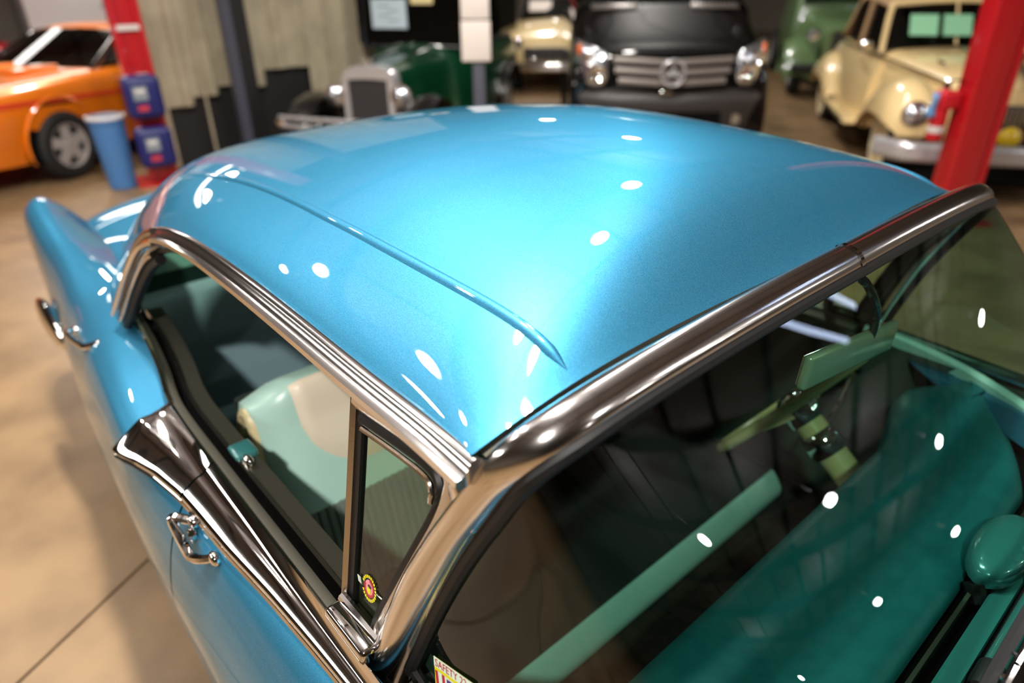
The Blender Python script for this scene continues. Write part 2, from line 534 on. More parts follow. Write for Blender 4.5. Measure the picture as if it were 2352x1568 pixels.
def build_roof():
    NS, NU = 96, 64
    us = [math.sin(-PI / 2 + PI * j / NU) for j in range(NU + 1)]
    us = [max(-1, min(1, u)) for u in us]
    grid = [[roof_pt(i / NS, u) for u in us] for i in range(NS + 1)]
    roof, rear = MB(), MB()
    m = NU + 1
    flat = [p for r in grid for p in r]
    fr, fg = [], []
    for i in range(NS):
        for j in range(NU):
            q = (i * m + j, i * m + j + 1, (i + 1) * m + j + 1, (i + 1) * m + j)
            s, u = (i + .5) / NS, us[j] * .5 + us[j + 1] * .5
            lim = .64
            (fg if (.70 < s < .985 and abs(u) < lim) else fr).append(q)
    roof.add(flat, fr); rear.add(flat, fg)
    def clean(mb):
        used = sorted({i for q in mb.f for i in q}); mp = {o: n for n, o in enumerate(used)}
        mb.v = [mb.v[i] for i in used]; mb.f = [tuple(mp[i] for i in q) for q in mb.f]
        return mb
    clean(roof).build('roof_panel', 'blue_metallic', CAR, angle=60)
    g = clean(rear).build('rear_window', 'rear_glass', CAR, angle=60)
    # headliner just inside
    hl = MB().grid([[roof_pt(i / 40 * .70, u * .965, -.03) for u in us[1:-1:2]] for i in range(1, 41)])
    hl.build('headliner', 'headliner', CAR, angle=60)
    for sg in (-1, 1):
        MB().grid([[roof_pt(.60 + .385 * i / 16, sg * (.655 + .300 * j / 8), -.010) + Vector((-.004, -sg * .018, 0)) for j in range(9)] for i in range(17)]).build('pillar_lining', 'pillar_trim', CAR, angle=60)
    # pressed ribs running fore-aft on the roof
    for sg in (-1, 1):
        rows = []
        N = 60
        for i in range(N + 1):
            t = i / N
            s = .022 + t * .56
            u = -.79 + .03 * max(0, (t - .45) / .55) if t > .06 else -.79 + .0 * t
            wdt = .0095 * min(1, t / .05 + .06)
            h = .0045 * min(1, t / .05 + .1) * min(1, (1 - t) / .25 + .02)
            p0 = roof_pt(s, sg * abs(u)); n = roof_nrm(s, sg * abs(u))
            row = []
            for q, hh in ((-1.0, -.2), (-.62, .45), (-.3, .9), (0.05, 1.0), (.45, .95), (.7, .55), (.85, .1), (1.0, -.3)):
                du = q * wdt / .69
                p = roof_pt(s, sg * (abs(u) - du)); n = roof_nrm(s, sg * (abs(u) - du))
                row.append(p + n * (h * hh))
            rows.append(row)
        MB().grid(rows).build('roof_rib', 'blue_metallic', CAR, angle=60)
build_roof()

# header + windshield pillars, one continuous bright moulding
HEAD_H = [(-.210, -.762, .925), (-.190, -.750, .99), (-.150, -.728, 1.11), (-.108, -.708, 1.215), (-.060, -.692, 1.31), (-.022, -.672, 1.382), (.000, -.622, 1.418), (.004, -.52, 1.432), (.004, -.36, 1.438), (.004, -.18, 1.441), (.005, 0, 1.442)]
HEAD = HEAD_H + [(x, -y, z) for x, y, z in reversed(HEAD_H[:-1])]
BASE_H = [(-.172, -.742, .968), (-.06, -.748, .950), (.12, -.735, .938), (.30, -.675, .931), (.43, -.56, .927), (.51, -.40, .926), (.55, -.20, .925), (.565, 0, .925)]
BASE = BASE_H + [(x, -y, z) for x, y, z in reversed(BASE_H[:-1])]
def build_windshield():
    path = cat(HEAD, 121)
    n = len(path)
    # outward direction of the moulding face: up-forward on the header, forward-out on pillars
    prof = [(-.030, -.010), (-.031, .001), (-.026, .0085), (-.016, .0135), (-.004, .0155), (.008, .0145), (.018, .0105), (.026, .004), (.030, -.004), (.030, -.012)]
    ups = []
    for i, p in enumerate(path):
        t = max(0, min(1, (p[2] - 1.30) / .13))
        sgn = -1 if p[1] < 0 else 1
        v = Vector((.80, sgn * .60, .12)).lerp(Vector((.42, 0, .91)), t)
        ups.append(v.normalized())
    # taper so that the pillars are a little wider than the header
    fr = MB().sweep(path, prof, [.86 + .30 * max(0, min(1, (1.34 - p[2]) / .2)) for p in path], ups=ups)
    trim = fr.build('windshield_frame', 'frame_chrome', CAR, angle=50)
    # centre joint clip
    jp = path[60]
    rows = []
    for dy in (-.004, .004):
        rows.append([(jp[0] + a * .907 * 0 - 0, jp[1] + dy, jp[2]) for a, b in prof])
    u0 = Vector((.42, 0, .91)).normalized(); s0 = Vector((0, 1, 0)).cross(u0).normalized()
    rows = [[Vector((jp[0], dy, jp[2])) + s0 * (q[0] * .88) + u0 * (q[1] * .86 + .0016) for q in prof] for dy in (-.005, .005)]
    MB().grid(rows).build('joint_clip', 'chrome', trim)
    # black rubber between moulding and glass
    gas, edge = [], []
    top = []
    for i, p in enumerate(path):
        t = max(0, min(1, (p[2] - 1.30) / .13)); sgn = -1 if p[1] < 0 else 1
        inn = Vector((.027, -sgn * .010, -.003)).lerp(Vector((.022, 0, -.017)), t)
        gas.append(Vector(p) + inn)
        top.append(Vector(p) + inn * 1.18)
    k = [i for i, p in enumerate(path) if p[2] > .955]
    g0 = [gas[i] for i in k]
    MB().tube(g0, .0095, 8).build('gasket', 'rubber', trim)
    edge = [top[i] for i in k]
    # glass: rows from header/pillar edge down to the base
    NB = 81
    E = cat([tuple(v) for v in edge], NB)
    B = cat(BASE, NB)
    rows = []
    M = 20
    for r in range(M + 1):
        t = r / M
        row = []
        for j in range(NB):
            u = j / (NB - 1) * 2 - 1
            e, b = Vector(E[j]), Vector(B[j])
            p = e.lerp(b, t)
            bul = .014 * math.sin(PI * t) * (1 - abs(u) ** 3)
            p += Vector((.75, .35 * u, .55)) * bul
            row.append(p)
        rows.append(row)
    gl = MB().grid(rows).build('windshield', 'windshield_glass', CAR, angle=80)
    # lower reveal moulding, rubber and cowl
    bp = cat(BASE, 91)
    MB().tube([Vector(p) + Vector((.004, 0, -.004)) for p in bp], .009, 8).build('gasket', 'rubber', gl)
    pr = [(-.011, -.006), (-.010, .004), (-.002, .009), (.007, .006), (.012, -.006)]
    MB().sweep([Vector(p) * 1.0 + Vector((.022, (1 if p[1] > 0 else -1) * .018 * min(1, abs(p[1]) / .5), -.004)) for p in bp], pr).build('lower_moulding', 'chrome', gl, angle=50)
    return gl, rows
WIN, WROWS = build_windshield()

BODY = [
 (2.10, [(.50, .82), (.60, .81), (.66, .77), (.70, .68), (.72, .57), (.70, .44), (.66, .34)]),
 (1.95, [(.56, .90), (.68, .90), (.76, .86), (.81, .75), (.84, .60), (.83, .44), (.80, .31)]),
 (1.60, [(.62, .945), (.74, .955), (.82, .92), (.88, .80), (.91, .64), (.90, .45), (.87, .30)]),
 (1.0, [(.70, .95), (.78, .955), (.85, .91), (.905, .80), (.93, .66), (.92, .46), (.89, .30)]),
 (.40, [(.76, .950), (.80, .950), (.855, .915), (.905, .83), (.934, .68), (.925, .48), (.90, .30)]),
 (-.2, [(.785, .955), (.812, .942), (.856, .900), (.906, .81), (.934, .69), (.925, .48), (.90, .30)]),
 (-.8, [(.785, .955), (.845, .937), (.884, .885), (.914, .80), (.930, .69), (.92, .48), (.9, .30)]),
 (-1.07, [(.775, .965), (.860, .952), (.900, .90), (.918, .80), (.925, .69), (.915, .48), (.895, .30)]),
 (-1.35, [(.737, .99), (.83, .975), (.880, .92), (.905, .81), (.914, .69), (.905, .48), (.885, .30)]),
 (-1.65, [(.70, .99), (.79, .972), (.848, .925), (.882, .82), (.897, .70), (.89, .5), (.87, .32)]),
 (-2.0, [(.64, .955), (.745, .955), (.80, .925), (.845, .83), (.865, .70), (.86, .5), (.84, .34)]),
 (-2.5, [(.57, .915), (.69, .965), (.755, .945), (.80, .84), (.82, .70), (.815, .5), (.80, .36)]),
 (-2.9, [(.545, .895), (.665, 1.005), (.735, 1.0), (.770, .92), (.78, .72), (.775, .5), (.76, .38)]),
 (-3.05, [(.54, .885), (.655, 1.010), (.728, 1.003), (.762, .92), (.77, .72), (.765, .5), (.75, .39)]),
 (-3.14, [(.54, .86), (.655, .96), (.715, .955), (.745, .88), (.755, .72), (.75, .52), (.735, .42)]),
 (-3.17, [(.55, .78), (.65, .80), (.69, .79), (.71, .76), (.72, .70), (.72, .56), (.70, .48)]),
]
def body_row(x, m=25):
    xs = [s[0] for s in BODY]
    for i in range(len(xs) - 1):
        if xs[i] >= x >= xs[i + 1]:
            t = (i + (xs[i] - x) / (xs[i] - xs[i + 1])) / (len(xs) - 1)
            break
    fl = [[c for p in s[1] for c in p] for s in BODY]
    v = crv(fl, t)
    pts = [(v[2 * k], v[2 * k + 1]) for k in range(7)]
    return [(x, y, z) for y, z in cat(pts, m)]
def frange(a, b, n): return [a + (b - a) * i / (n - 1) for i in range(n)]
CUT = -.80
def build_body():
    for sg in (-1, 1):
        for nm, a, b, n in (('front_fender', 2.10, .303, 30), ('door', .297, CUT + .003, 26), ('rear_quarter', CUT - .003, -3.17, 70)):
            rows = [[(x, sg * y, z) for x, y, z in body_row(x)] for x in frange(a, b, n)]
            MB().grid(rows).build(nm, 'blue_metallic', CAR, angle=60)
        # dark inner shell behind the panel gaps
        rows = [[(x, sg * (y - .012), z - .006) for x, y, z in body_row(x, 9)] for x in frange(.45, -1.1, 24)]
        MB().grid(rows).build('inner_shell', 'black_gap', CAR)
        # belt moulding: narrow at the front, flaring wide at the rear; split at the door edge
        ST = [(.30, .822, .935, .790, .966), (.05, .822, .938, .795, .974), (-.15, .824, .940, .794, .981), (-.25, .827, .942, .793, .985), (-.45, .838, .942, .790, .986), (-.6, .851, .940, .789, .986), (-.8, .862, .936, .787, .986), (-.92, .880, .934, .785, .988), (-1.0, .900, .932, .782, .99), (-1.05, .915, .930, .780, .992), (-1.075, .918, .929, .779, .992)]
        def strow(x):
            for i in range(len(ST) - 1):
                if ST[i][0] >= x >= ST[i + 1][0]:
                    t = (i + (ST[i][0] - x) / (ST[i][0] - ST[i + 1][0])) / (len(ST) - 1)
            _, yo, zo, yi, zi = crv(ST, t)
            Wd = yo - yi
            t35 = math.tan(R(35))
            f0 = (yo - .03 * Wd, zo + .009); L = .44 * Wd
            f1 = (f0[0] - L, f0[1] + L * t35)
            pts = [(yo - .004, zo - .012), (yo, zo - .002), (yo + .001, zo + .004), f0]
            pts += [(f0[0] - L * q, f0[1] + L * t35 * q + .0006 * math.sin(PI * q)) for q in (.2, .4, .6, .8)]
            pts += [f1, (f1[0] - .05 * Wd, f1[1] + .012 * Wd), (yi + .34 * Wd, f1[1] * .72 + zi * .28 - .001), (yi + .2 * Wd, f1[1] * .35 + zi * .65), (yi + .08 * Wd, zi + .002), (yi, zi), (yi - .002, zi - .012)]
            row = [(x, sg * a_, b_) for a_, b_ in pts]
            return row
        for a, b, n in ((.28, -.797, 40), (-.803, -1.072, 18)):
            rows = [strow(x) for x in frange(a, b, n)]
            bm_ = MB().grid(rows)
            o = bm_.build('belt_moulding', 'chrome', CAR, angle=50)
        # lower lip of the moulding
        MB().tube([(x, sg * (strow(x)[0][1] * sg + .002), strow(x)[0][2] + .004) for x in frange(.28, -1.06, 40)], .0055, 6).build('moulding_lip', 'chrome', CAR)
        # window sill: sweeper, slot, inner run, garnish
        YO = [(-.22, .792, .984), (-.5, .789, .985), (-.8, .786, .986), (-1.0, .783, .988), (-1.10, .776, .993), (-1.22, .755, .998), (-1.36, .737, 1.003), (-1.48, .725, 1.006), (-1.60, .715, 1.006)]
        yo = cat(YO, 60)
        def strip(nm, i0, i1, h0, h1, material):
            rows = []
            for x, y, z in yo:
                rows.append([(x, sg * (y - i0), z - .05), (x, sg * (y - i0), z + h0), (x, sg * (y - i1), z + h1), (x, sg * (y - i1), z - .05)])
            return MB().grid(rows).build(nm, material, CAR, smooth=False)
        strip('sill_sweeper', .002, .020, .001, -.003, 'steel_olive')
        strip('glass_slot', .020, .036, -.03, -.03, 'black_gap')
        strip('inner_run', .036, .043, .001, .001, 'brushed')
        strip('sill_garnish', .045, .078, -.003, -.006, 'steel_olive')
        # quarter sill bright edge
        q = [p for p in yo if p[0] < -1.06]
        MB().tube([(x, sg * (y + .002), z + .003) for x, y, z in q], .0075, 8).build('quarter_sill_trim', 'chrome', CAR)
        # door inner panel
        MB().grid([[(x, sg * .712, .97), (x, sg * .735, .70), (x, sg * .74, .30)] for x in frange(.25, -1.7, 12)]).build('door_trim_panel', 'door_cloth', CAR)
        # drip rail
        d = cat(DRIP, 90)
        pts = [(x, sg * (y + .008), z) for x, y, z in d]
        ups = [(0, sg * .55, .83)] * len(pts)
        prof = [(-.006, -.012), (-.020, -.004), (-.022, .006), (-.016, .012), (-.010, .008), (-.003, .0065), (.005, .010), (.012, .0125), (.019, .009), (.021, .001), (.014, -.010)]
        # frame side axis = t x up; the gutter sits below the roof edge
        dr = MB().sweep(pts, prof, 1.0, ups=[Vector((0, sg * .62, .78)) if p[0] > -1.2 else Vector((-.3, sg * .85, .35)) for p in pts])
        drp = dr.build('drip_rail', 'frame_chrome', CAR, angle=50)
        # thin reveal and black weatherstrip round the opening
        inn = []
        for i, p in enumerate(pts):
            a = Vector(pts[max(i - 1, 0)]); b = Vector(pts[min(i + 1, len(pts) - 1)])
            t = (b - a).normalized()
            nrm = t.cross(Vector((0, sg, 0))) * (1)
            if nrm.dot(Vector((-.72, sg * .7, 1.10)) - Vector(p)) < 0: nrm = -nrm
            nrm.normalize()
            inn.append((Vector(p), nrm))
        MB().tube([p + n * .023 + Vector((0, -sg * .004, 0)) for p, n in inn], .0055, 6).build('reveal_moulding', 'brushed', drp)
        MB().tube([p + n * .030 + Vector((0, -sg * .018, 0)) for p, n in inn], .012, 8).build('weatherstrip', 'rubber', drp)
        k0 = [i for i, p in enumerate(pts) if p[0] < -1.25]
        MB().tube([inn[i][0] + inn[i][1] * .052 + Vector((0, -sg * .010, 0)) for i in k0], .013, 8).build('lock_pillar_rubber', 'rubber', drp)
        MB().tube([inn[i][0] + inn[i][1] * .038 + Vector((0, sg * .004, 0)) for i in k0], .006, 8).build('lock_pillar_trim', 'brushed', drp)
    # lid, cowl, hood
    rows = []
    for x in frange(-1.92, -3.15, 40):
        r = body_row(x, 7)[0]
        zc = .97 if x > -2.3 else .97 - (abs(x) - 2.3) * .04
        row = []
        for k in range(25):
            u = -1 + 2 * k / 24
            z = r[2] - .008 + (zc - r[2]) * (1 - abs(u) ** 3)
            row.append((x, r[1] * u, z))
        rows.append(row)
    MB().grid(rows).build('trunk_lid', 'blue_metallic', CAR, angle=60)
    rows = []
    for x in frange(.405, 2.08, 30):
        r = body_row(x, 7)[0]
        row = []
        bl = BASE
        for k in range(25):
            u = -1 + 2 * k / 24
            xx = x
            if x < .75:
                xb = crv(BASE, (u + 1) / 2)[0] + .06
                xx = xb + (x - .405) / .345 * (.75 - xb)
            z = r[2] + .035 * (1 - u * u) * min(1, (x - .4) / .5)
            row.append((xx, r[1] * u * (1 if x > .75 else 1), z))
        rows.append(row)
    MB().grid(rows).build('hood', 'blue_metallic', CAR, angle=60)
    # tail and nose closing panels, floor pan
    MB().box((-3.14, 0, .66), (.05, 1.40, .36)).build('tail_panel', 'blue_metallic', CAR)
    MB().rbox((-3.24, 0, .48), (.16, 1.40, .20), .07, seg=4).build('rear_bumper', 'chrome', CAR)
    MB().rbox((2.14, 0, .50), (.16, 1.66, .20), .07, seg=4).build('front_bumper', 'chrome', CAR)
    g = MB().box((2.06, 0, .70), (.04, 1.2, .24)).build('grille', 'core_dark', CAR)
    for k in range(9):
        MB().tube([(2.085, -.55 + k * .1375, .60), (2.085, -.55 + k * .1375, .80)], .012, 6).build('grille_bar', 'chrome', g)
    for sg in (-1, 1):
        MB().lathe([(.001, .05), (.06, .045), (.09, .02), (.095, 0), (.10, -.05)], (2.08, sg * .62, .74), 'x').build('headlight', 'lens_white', CAR)
        MB().lathe([(.001, -.06), (.05, -.05), (.08, 0), (.085, .05)], (-3.19, sg * .66, .80), 'x').build('taillight', 'lens_amber', CAR)
    MB().box((-.55, 0, .33), (4.9, 1.56, .10)).build('floor_pan', 'black_gap', CAR)
    MB().box((-.75, 0, .395), (2.3, 1.46, .03)).build('carpet', 'carpet', CAR)
    MB().box((.42, 0, .66), (.04, 1.46, .56)).build('firewall', 'dark_cloth', CAR)
    # wheels
    for x in (1.25, -1.85):
        for sg in (-1, 1):
            w_ = MB().lathe([(.20, .09), (.30, .095), (.345, .06), (.355, 0), (.345, -.06), (.30, -.095), (.20, -.09)], (x, sg * .735, .355), 'y', 28).build('wheel', 'tire', CAR)
            MB().lathe([(.001, .07), (.10, .065), (.18, .05), (.205, .02)] if sg > 0 else [(.001, -.07), (.10, -.065), (.18, -.05), (.205, -.02)], (x, sg * .76, .355), 'y', 24).build('hubcap', 'chrome', w_)
    # door handles (near and far sides) and rear pull
    for sg in (-1, 1):
        def handle(nm, path, base):
            h = MB().tube(cat([(x, sg * y, z) for x, y, z in path], 24), .009, 8).build(nm, 'chrome', CAR)
            for b in base:
                MB().ell((b[0], sg * b[1], b[2]), (.018, .010, .014), 12, 8).build('handle_mount', 'chrome', h)
            MB().lathe([(.001, .012), (.012, .010), (.014, 0)], (base[0][0] + .02, sg * (base[0][1] + .016), base[0][2] - .012), 'y', 12).build('push_button', 'chrome', h)
        handle('door_handle', [(-.735, .862, .925), (-.760, .878, .924), (-.778, .888, .922), (-.765, .893, .915), (-.69, .895, .900), (-.672, .892, .898), (-.650, .882, .905), (-.628, .864, .914)], [(-.735, .864, .924), (-.628, .866, .912)])
        handle('quarter_handle', [(-1.57, .812, .960), (-1.585, .835, .953), (-1.61, .852, .945), (-1.70, .862, .932), (-1.79, .862, .922), (-1.81, .852, .918), (-1.81, .832, .915)], [(-1.57, .818, .955), (-1.81, .834, .912)])
        MB().ell((-2.45, sg * .838, .70), (.26, .030, .06), 18, 12).build('side_spear', 'chrome', CAR)
build_body()

# vent windows
def build_vents():
    for sg in (-1, 1):
        def P(x, z, o=0.0): return (x, sg * (side_y(z) + o), z)
        v = empty('vent_window', (0, 0, 0)); v.parent = CAR
        outer = [(-.338, 1.316), (-.24, 1.322), (-.160, 1.326), (-.125, 1.318), (-.112, 1.295), (-.122, 1.245), (-.162, 1.150), (-.205, 1.045), (-.226, .992)]
        of = cat([P(x, z, .004) for x, z in outer], 60)
        fr = MB().sweep(of, [(-.015, -.004), (-.014, .005), (0, .009), (.013, .005), (.014, -.004)], 1.0, up=(0, sg, 0)).build('vent_frame', 'brushed', v, angle=50)
        ins = [(-.322, 1.294), (-.24, 1.301), (-.165, 1.304), (-.140, 1.294), (-.134, 1.272), (-.145, 1.235), (-.185, 1.140), (-.222, 1.050), (-.238, 1.005)]
        MB().tube(cat([P(x, z, .002) for x, z in ins], 60), .0085, 8).build('vent_gasket', 'rubber', v)
        MB().tube(cat([P(x, z, .006) for x, z in [(-.316, 1.282), (-.24, 1.288), (-.17, 1.290), (-.150, 1.281), (-.147, 1.262)]], 30), .0042, 8).build('glass_edge_trim', 'brushed', v)
        bar = MB().sweep([P(-.340, 1.318, .004), P(-.330, 1.15, .004), P(-.321, .985, .004)], [(-.008, -.006), (-.008, .004), (0, .009), (.006, .005), (.006, -.006)], 1.0, up=(0, sg, 0)).build('division_bar', 'brushed', v, angle=50)
        MB().sweep([P(-.326, 1.312, .0), P(-.316, 1.15, .0), P(-.308, .99, .0)], [(-.007, -.006), (-.007, .005), (.007, .005), (.007, -.006)], 1.0, up=(0, sg, 0)).build('division_channel', 'rubber', v)
        gp = [P(x, z) for x, z in [(-.325, 1.298), (-.165, 1.306), (-.138, 1.298), (-.130, 1.272), (-.185, 1.135), (-.242, .99), (-.306, .99)]]
        gl = MB().add(gp, [tuple(range(len(gp)))]).build('vent_glass', 'vent_glass', v, smooth=False)
        # base casting
        MB().rbox((-.262, sg * .784, .990), (.115, .034, .030), .010, seg=3).build('vent_base', 'chrome', v)
        MB().tube([(-.315, sg * .768, 1.006), (-.26, sg * .768, 1.005), (-.212, sg * .768, 1.004)], .008, 8).build('vent_sill', 'chrome', v)
        MB().ell((-.083, sg * .700, 1.300), (.020, .010, .040), 14, 10, Matrix.Rotation(R(-22), 3, 'Y')).build('pillar_cap', 'chrome', v)
        if sg < 0:
            # round club sticker in the lower corner of the glass
            c = Vector(P(-.2655, 1.047, .0015)); ex = Vector((1, 0, 0)); ey = (Vector(P(-.2655, 1.147)) - Vector(P(-.2655, 1.047))).normalized(); en = ex.cross(ey)
            if en.y > 0: en = -en
            def ring(nm, r0, r1, ma, off, a0=0, a1=2 * PI, n=32, cx=0, cy=0, sx=1, sy=1):
                rows = []
                for k in range(n + 1):
                    a = a0 + (a1 - a0) * k / n
                    dv = ex * math.cos(a) * sx + ey * math.sin(a) * sy
                    o = c + ex * cx + ey * cy + en * off
                    rows.append([o + dv * r0, o + dv * r1])
                return MB().grid(rows).build(nm, ma, v, smooth=False)
            ring('sticker', .0, .0135, 'sticker_pink', .0004, sx=.9)
            ring('sticker_ring', .0105, .0150, 'sticker_red', .0008, R(-200), R(95), sx=.9)
            ring('sticker_yolk', 0, .0062, 'sticker_yellow', .0010, cx=0, cy=-.0035, sx=.8)
            ring('sticker_mark', 0, .004, 'sticker_brown', .0012, cx=.001, cy=.004, sx=1.2, sy=.7)
            for k in range(22):
                a = k / 22 * 2 * PI
                if 2.9 < a < 3.6: continue
                ring('sticker_print', .0165, .0215, 'sticker_yellow', .0008, a - .105, a + .105, 2, sx=.9)
            MB().box(Vector(P(-.293, 1.045, .002)), (.008, .001, .013)).build('sticker_chip', 'sticker_white', v)
build_vents()

# interior
def build_interior():
    seat = empty('front_seat', (0, 0, 0)); seat.parent = CAR
    # cushion
    def slab(nm, path, thick, y0, y1, ma, edge=.04):
        """rounded slab following a profile path (x,z), between y0 and y1"""
        rows = []
        n = len(path)
        ys = frange(y0, y1, 29)
        for y in ys:
            e = min(abs(y - y0), abs(y - y1))
            k = 1 - max(0, (edge - e) / edge) ** 2 * .65
            row = []
            for i in range(n):
                (x, z) = path[i]
                a = path[max(i - 1, 0)]; b = path[min(i + 1, n - 1)]
                tx, tz = b[0] - a[0], b[1] - a[1]; L = math.hypot(tx, tz)
                nx, nz = -tz / L, tx / L
                row.append((x + nx * thick * k, y, z + nz * thick * k))
            for i in reversed(range(n)):
                (x, z) = path[i]
                row.append((x, y, z - .0))
            rows.append(row)
        return MB().grid(rows, close_v=True)
    # backrest: main aqua shell
    bp = [(-.985, .985), (-.965, 1.010), (-.935, 1.015), (-.915, .985), (-.885, .90), (-.845, .79), (-.815, .70), (-.79, .60), (-.76, .48)]
    def back_face(u, w, off=0.0):
        """front face of the backrest; u: y, w: 0 top .. 1 bottom"""
        x, z = crv(bp[2:], w)
        e = max(0, (abs(u) - .58) / .07)
        return Vector((x - .05 * e * e + off * .93, u, z + off * .36 - .055 * max(0, (abs(u) - .52) / .13) ** 2 * (1 - w) ** 2))
    us = [-.65, -.645, -.635] + frange(-.62, .62, 40) + [.635, .645, .65]
    rows = []
    for u in us:
        row = [back_face(u, w) for w in frange(0, 1, 24)]
        e = max(0, (abs(u) - .58) / .07)
        row = [(-1.06, u, .42), (-1.05, u, .80), (-1.035 - .02 * e, u, .96 - .05 * e), (-1.0 - .03 * e, u, 1.0 - .045 * e)] + row
        rows.append(row)
    shell = MB().grid(rows)
    shell.f.append(tuple(range(28))); shell.f.append(tuple(len(us) * 28 - 28 + i for i in range(28)))
    shell.build('backrest', 'aqua_vinyl', seat, angle=60)
    def insert(nm, y0, y1, w0, w1, rad, ma, off, ribs=0):
        """panel on the face with rounded lower corners"""
        rows = []
        N = 44
        for j in range(N + 1):
            y = y0 + (y1 - y0) * j / N
            e = min(y - y0, y1 - y)
            wl = w1 if e > rad else w1 - (w1 - w0) * .42 * (1 - math.sqrt(max(0, 1 - (1 - e / rad) ** 2)))
            row = []
            for i in range(13):
                w = w0 + (wl - w0) * i / 12
                o = off * min(1, min(i, 12 - i) / 1.5 + .05) * min(1, j / 1.5 + .05, (N - j) / 1.5 + .05)
                row.append(back_face(y, w, o))
            rows.append(row)
        return MB().grid(rows).build(nm, ma, seat, angle=70)
    for y0, y1 in ((-.565, -.05), (.05, .565)):
        insert('back_insert', y0, y1, -.0, .50, .17, 'cream_vinyl', .012)
    # ribbed cloth on the lower back
    for k in range(62):
        y = -.635 + k * .0205
        rows = []
        for i in range(8):
            w = .62 + .38 * i / 7
            rows.append([back_face(y, w, .001), back_face(y + .005, w, .008), back_face(y + .0145, w, .008), back_face(y + .0195, w, .001)])
        MB().grid(rows).build('back_rib', 'ribbed_cloth', seat)
    for sg in (-1, 1):
        MB().tube(cat([(-1.06, sg * .648, .50), (-1.05, sg * .648, .80), (-1.03, sg * .648, .90), (-1.0, sg * .646, .94), (-.97, sg * .646, .93), (-.945, sg * .648, .86), (-.90, sg * .650, .72), (-.84, sg * .65, .55)], 30), .016, 8).build('side_piping', 'piping_cream', seat)
    # cushion
    cp = [(-.80, .50), (-.70, .485), (-.55, .50), (-.42, .515), (-.335, .515), (-.29, .49), (-.272, .45), (-.285, .38)]
    rows = []
    for u in frange(-.64, .64, 33):
        e = max(0, (abs(u) - .56) / .08)
        rows.append([(x, u, z - .03 * e * e) for x, z in cat(cp, 24)] + [(-.30, u, .33), (-.80, u, .33)])
    cu = MB().grid(rows); n = 26
    cu.f.append(tuple(range(n))); cu.f.append(tuple(32 * n + i for i in range(n)))
    cu.build('cushion', 'dark_cloth', seat, angle=60)
    for y0, y1 in ((-.60, .60),):
        rows = []
        for u in frange(y0, y1, 12):
            rows.append([(x, u, z + .010) for x, z in cat([(-.308, .503), (-.296, .495), (-.280, .475), (-.268, .452), (-.269, .43)], 10)])
        MB().grid(rows).build('cushion_bolster', 'aqua_vinyl', seat)
    # rear bench and shelf
    rs = empty('rear_seat', (0, 0, 0)); rs.parent = CAR
    MB().rbox((-1.52, 0, .46), (.50, 1.20, .16), .05).build('cushion', 'rear_cloth', rs)
    b = MB().grid([[(-1.70, u, .50), (-1.80, u, .75), (-1.86, u, .90), (-1.90, u, .93), (-1.98, u, .92)] for u in frange(-.64, .64, 16)]).build('backrest', 'rear_cloth', rs)
    MB().grid([[(-1.90, u, .93), (-1.905, u, .985), (-2.385, u * .45, .990)] for u in frange(-.62, .62, 8)]).build('parcel_shelf', 'shelf_green', rs)
    MB().rbox((-1.06, -.20, .70), (.03, .9, .5), .01).build('seat_back_panel', 'dark_cloth', seat)
    for sg in (-1, 1):
        MB().grid([[(x, sg * y, z) for z in (.985, .70, .36)] for x, y in ((-1.50, .690), (-1.65, .675), (-1.85, .650), (-2.05, .615), (-2.40, .54))]).build('quarter_trim', 'door_cloth', CAR)
    # sill strap / garnish cap at the door
    MB().rbox((-.80, -.728, .985), (.055, .045, .018), .006).build('garnish_cap', 'teal_metal', CAR)
    MB().ell((-.755, -.735, .990), (.018, .010, .012), 12, 8).build('lock_knob', 'chrome', CAR)
    # dashboard
    dash = empty('dashboard', (0, 0, 0)); dash.parent = CAR
    rows = []
    for u in frange(-.69, .715, 71):
        hb = max(0, 1 - abs((u - .50) / .20)) ** .5 if abs(u - .50) < .20 else 0
        hb = 0 if abs(u - .50) >= .20 else (.5 + .5 * math.cos(PI * (u - .50) / .20))
        xr = .035 - .045 * hb
        xf = min(.29, .30 - .35 * max(0, abs(u) - .30) ** 1.5 * 2.2)
        z0 = .948 + .030 * hb
        rows.append([(xr + .010, u, .80), (xr - .004, u, .86), (xr - .002, u, z0 - .025), (xr + .008, u, z0 - .004), (xr + .03, u, z0 + .004), (xr + .08, u, .955 + .018 * hb), (lerp((xr,), (xf,), .6)[0], u, .957), (xf - .03, u, .954), (xf - .008, u, .947), (xf, u, .930), (xf, u, .88)])
    MB().grid(rows).build('dash_pad', 'teal_dash', dash, angle=60)
    ys = frange(-.50, .50, 21)
    MB().grid([[(x, u, z) for x, z in ((.285, .90), (.325, .90))] for u in ys]).build('defroster_trough', 'black_gap', dash)
    MB().grid([[(x, u, z) for x, z in ((.303, .90), (.303, .946), (.309, .946), (.309, .90))] for u in ys]).build('trough_lip', 'steel_olive', dash)
    MB().grid([[(x, u, z) for x, z in ((.326, .90), (.328, .950), (.332, .954), (.356, .954), (.358, .945))] for u in ys]).build('cowl_ledge', 'teal_metal', dash, angle=40)
    MB().grid([[(x, u, z) for x, z in ((.357, .90), (.357, .946), (.40, .946), (.56, .90))] for u in frange(-.40, .40, 9)]).build('plenum', 'black_gap', dash)
    MB().sweep([(.378, u, .952) for u in frange(-.135, .48, 24)], [(.015 * math.cos(a), .013 * math.sin(a)) for a in frange(0, 2 * PI * 11 / 12, 12)]).build('duct_tube', 'teal_metal', dash)
    MB().lathe([(.016, -.02), (.019, -.01), (.019, .03), (.012, .034)], (.378, -.150, .952), 'y', 18).build('duct_collar', 'rubber', dash)
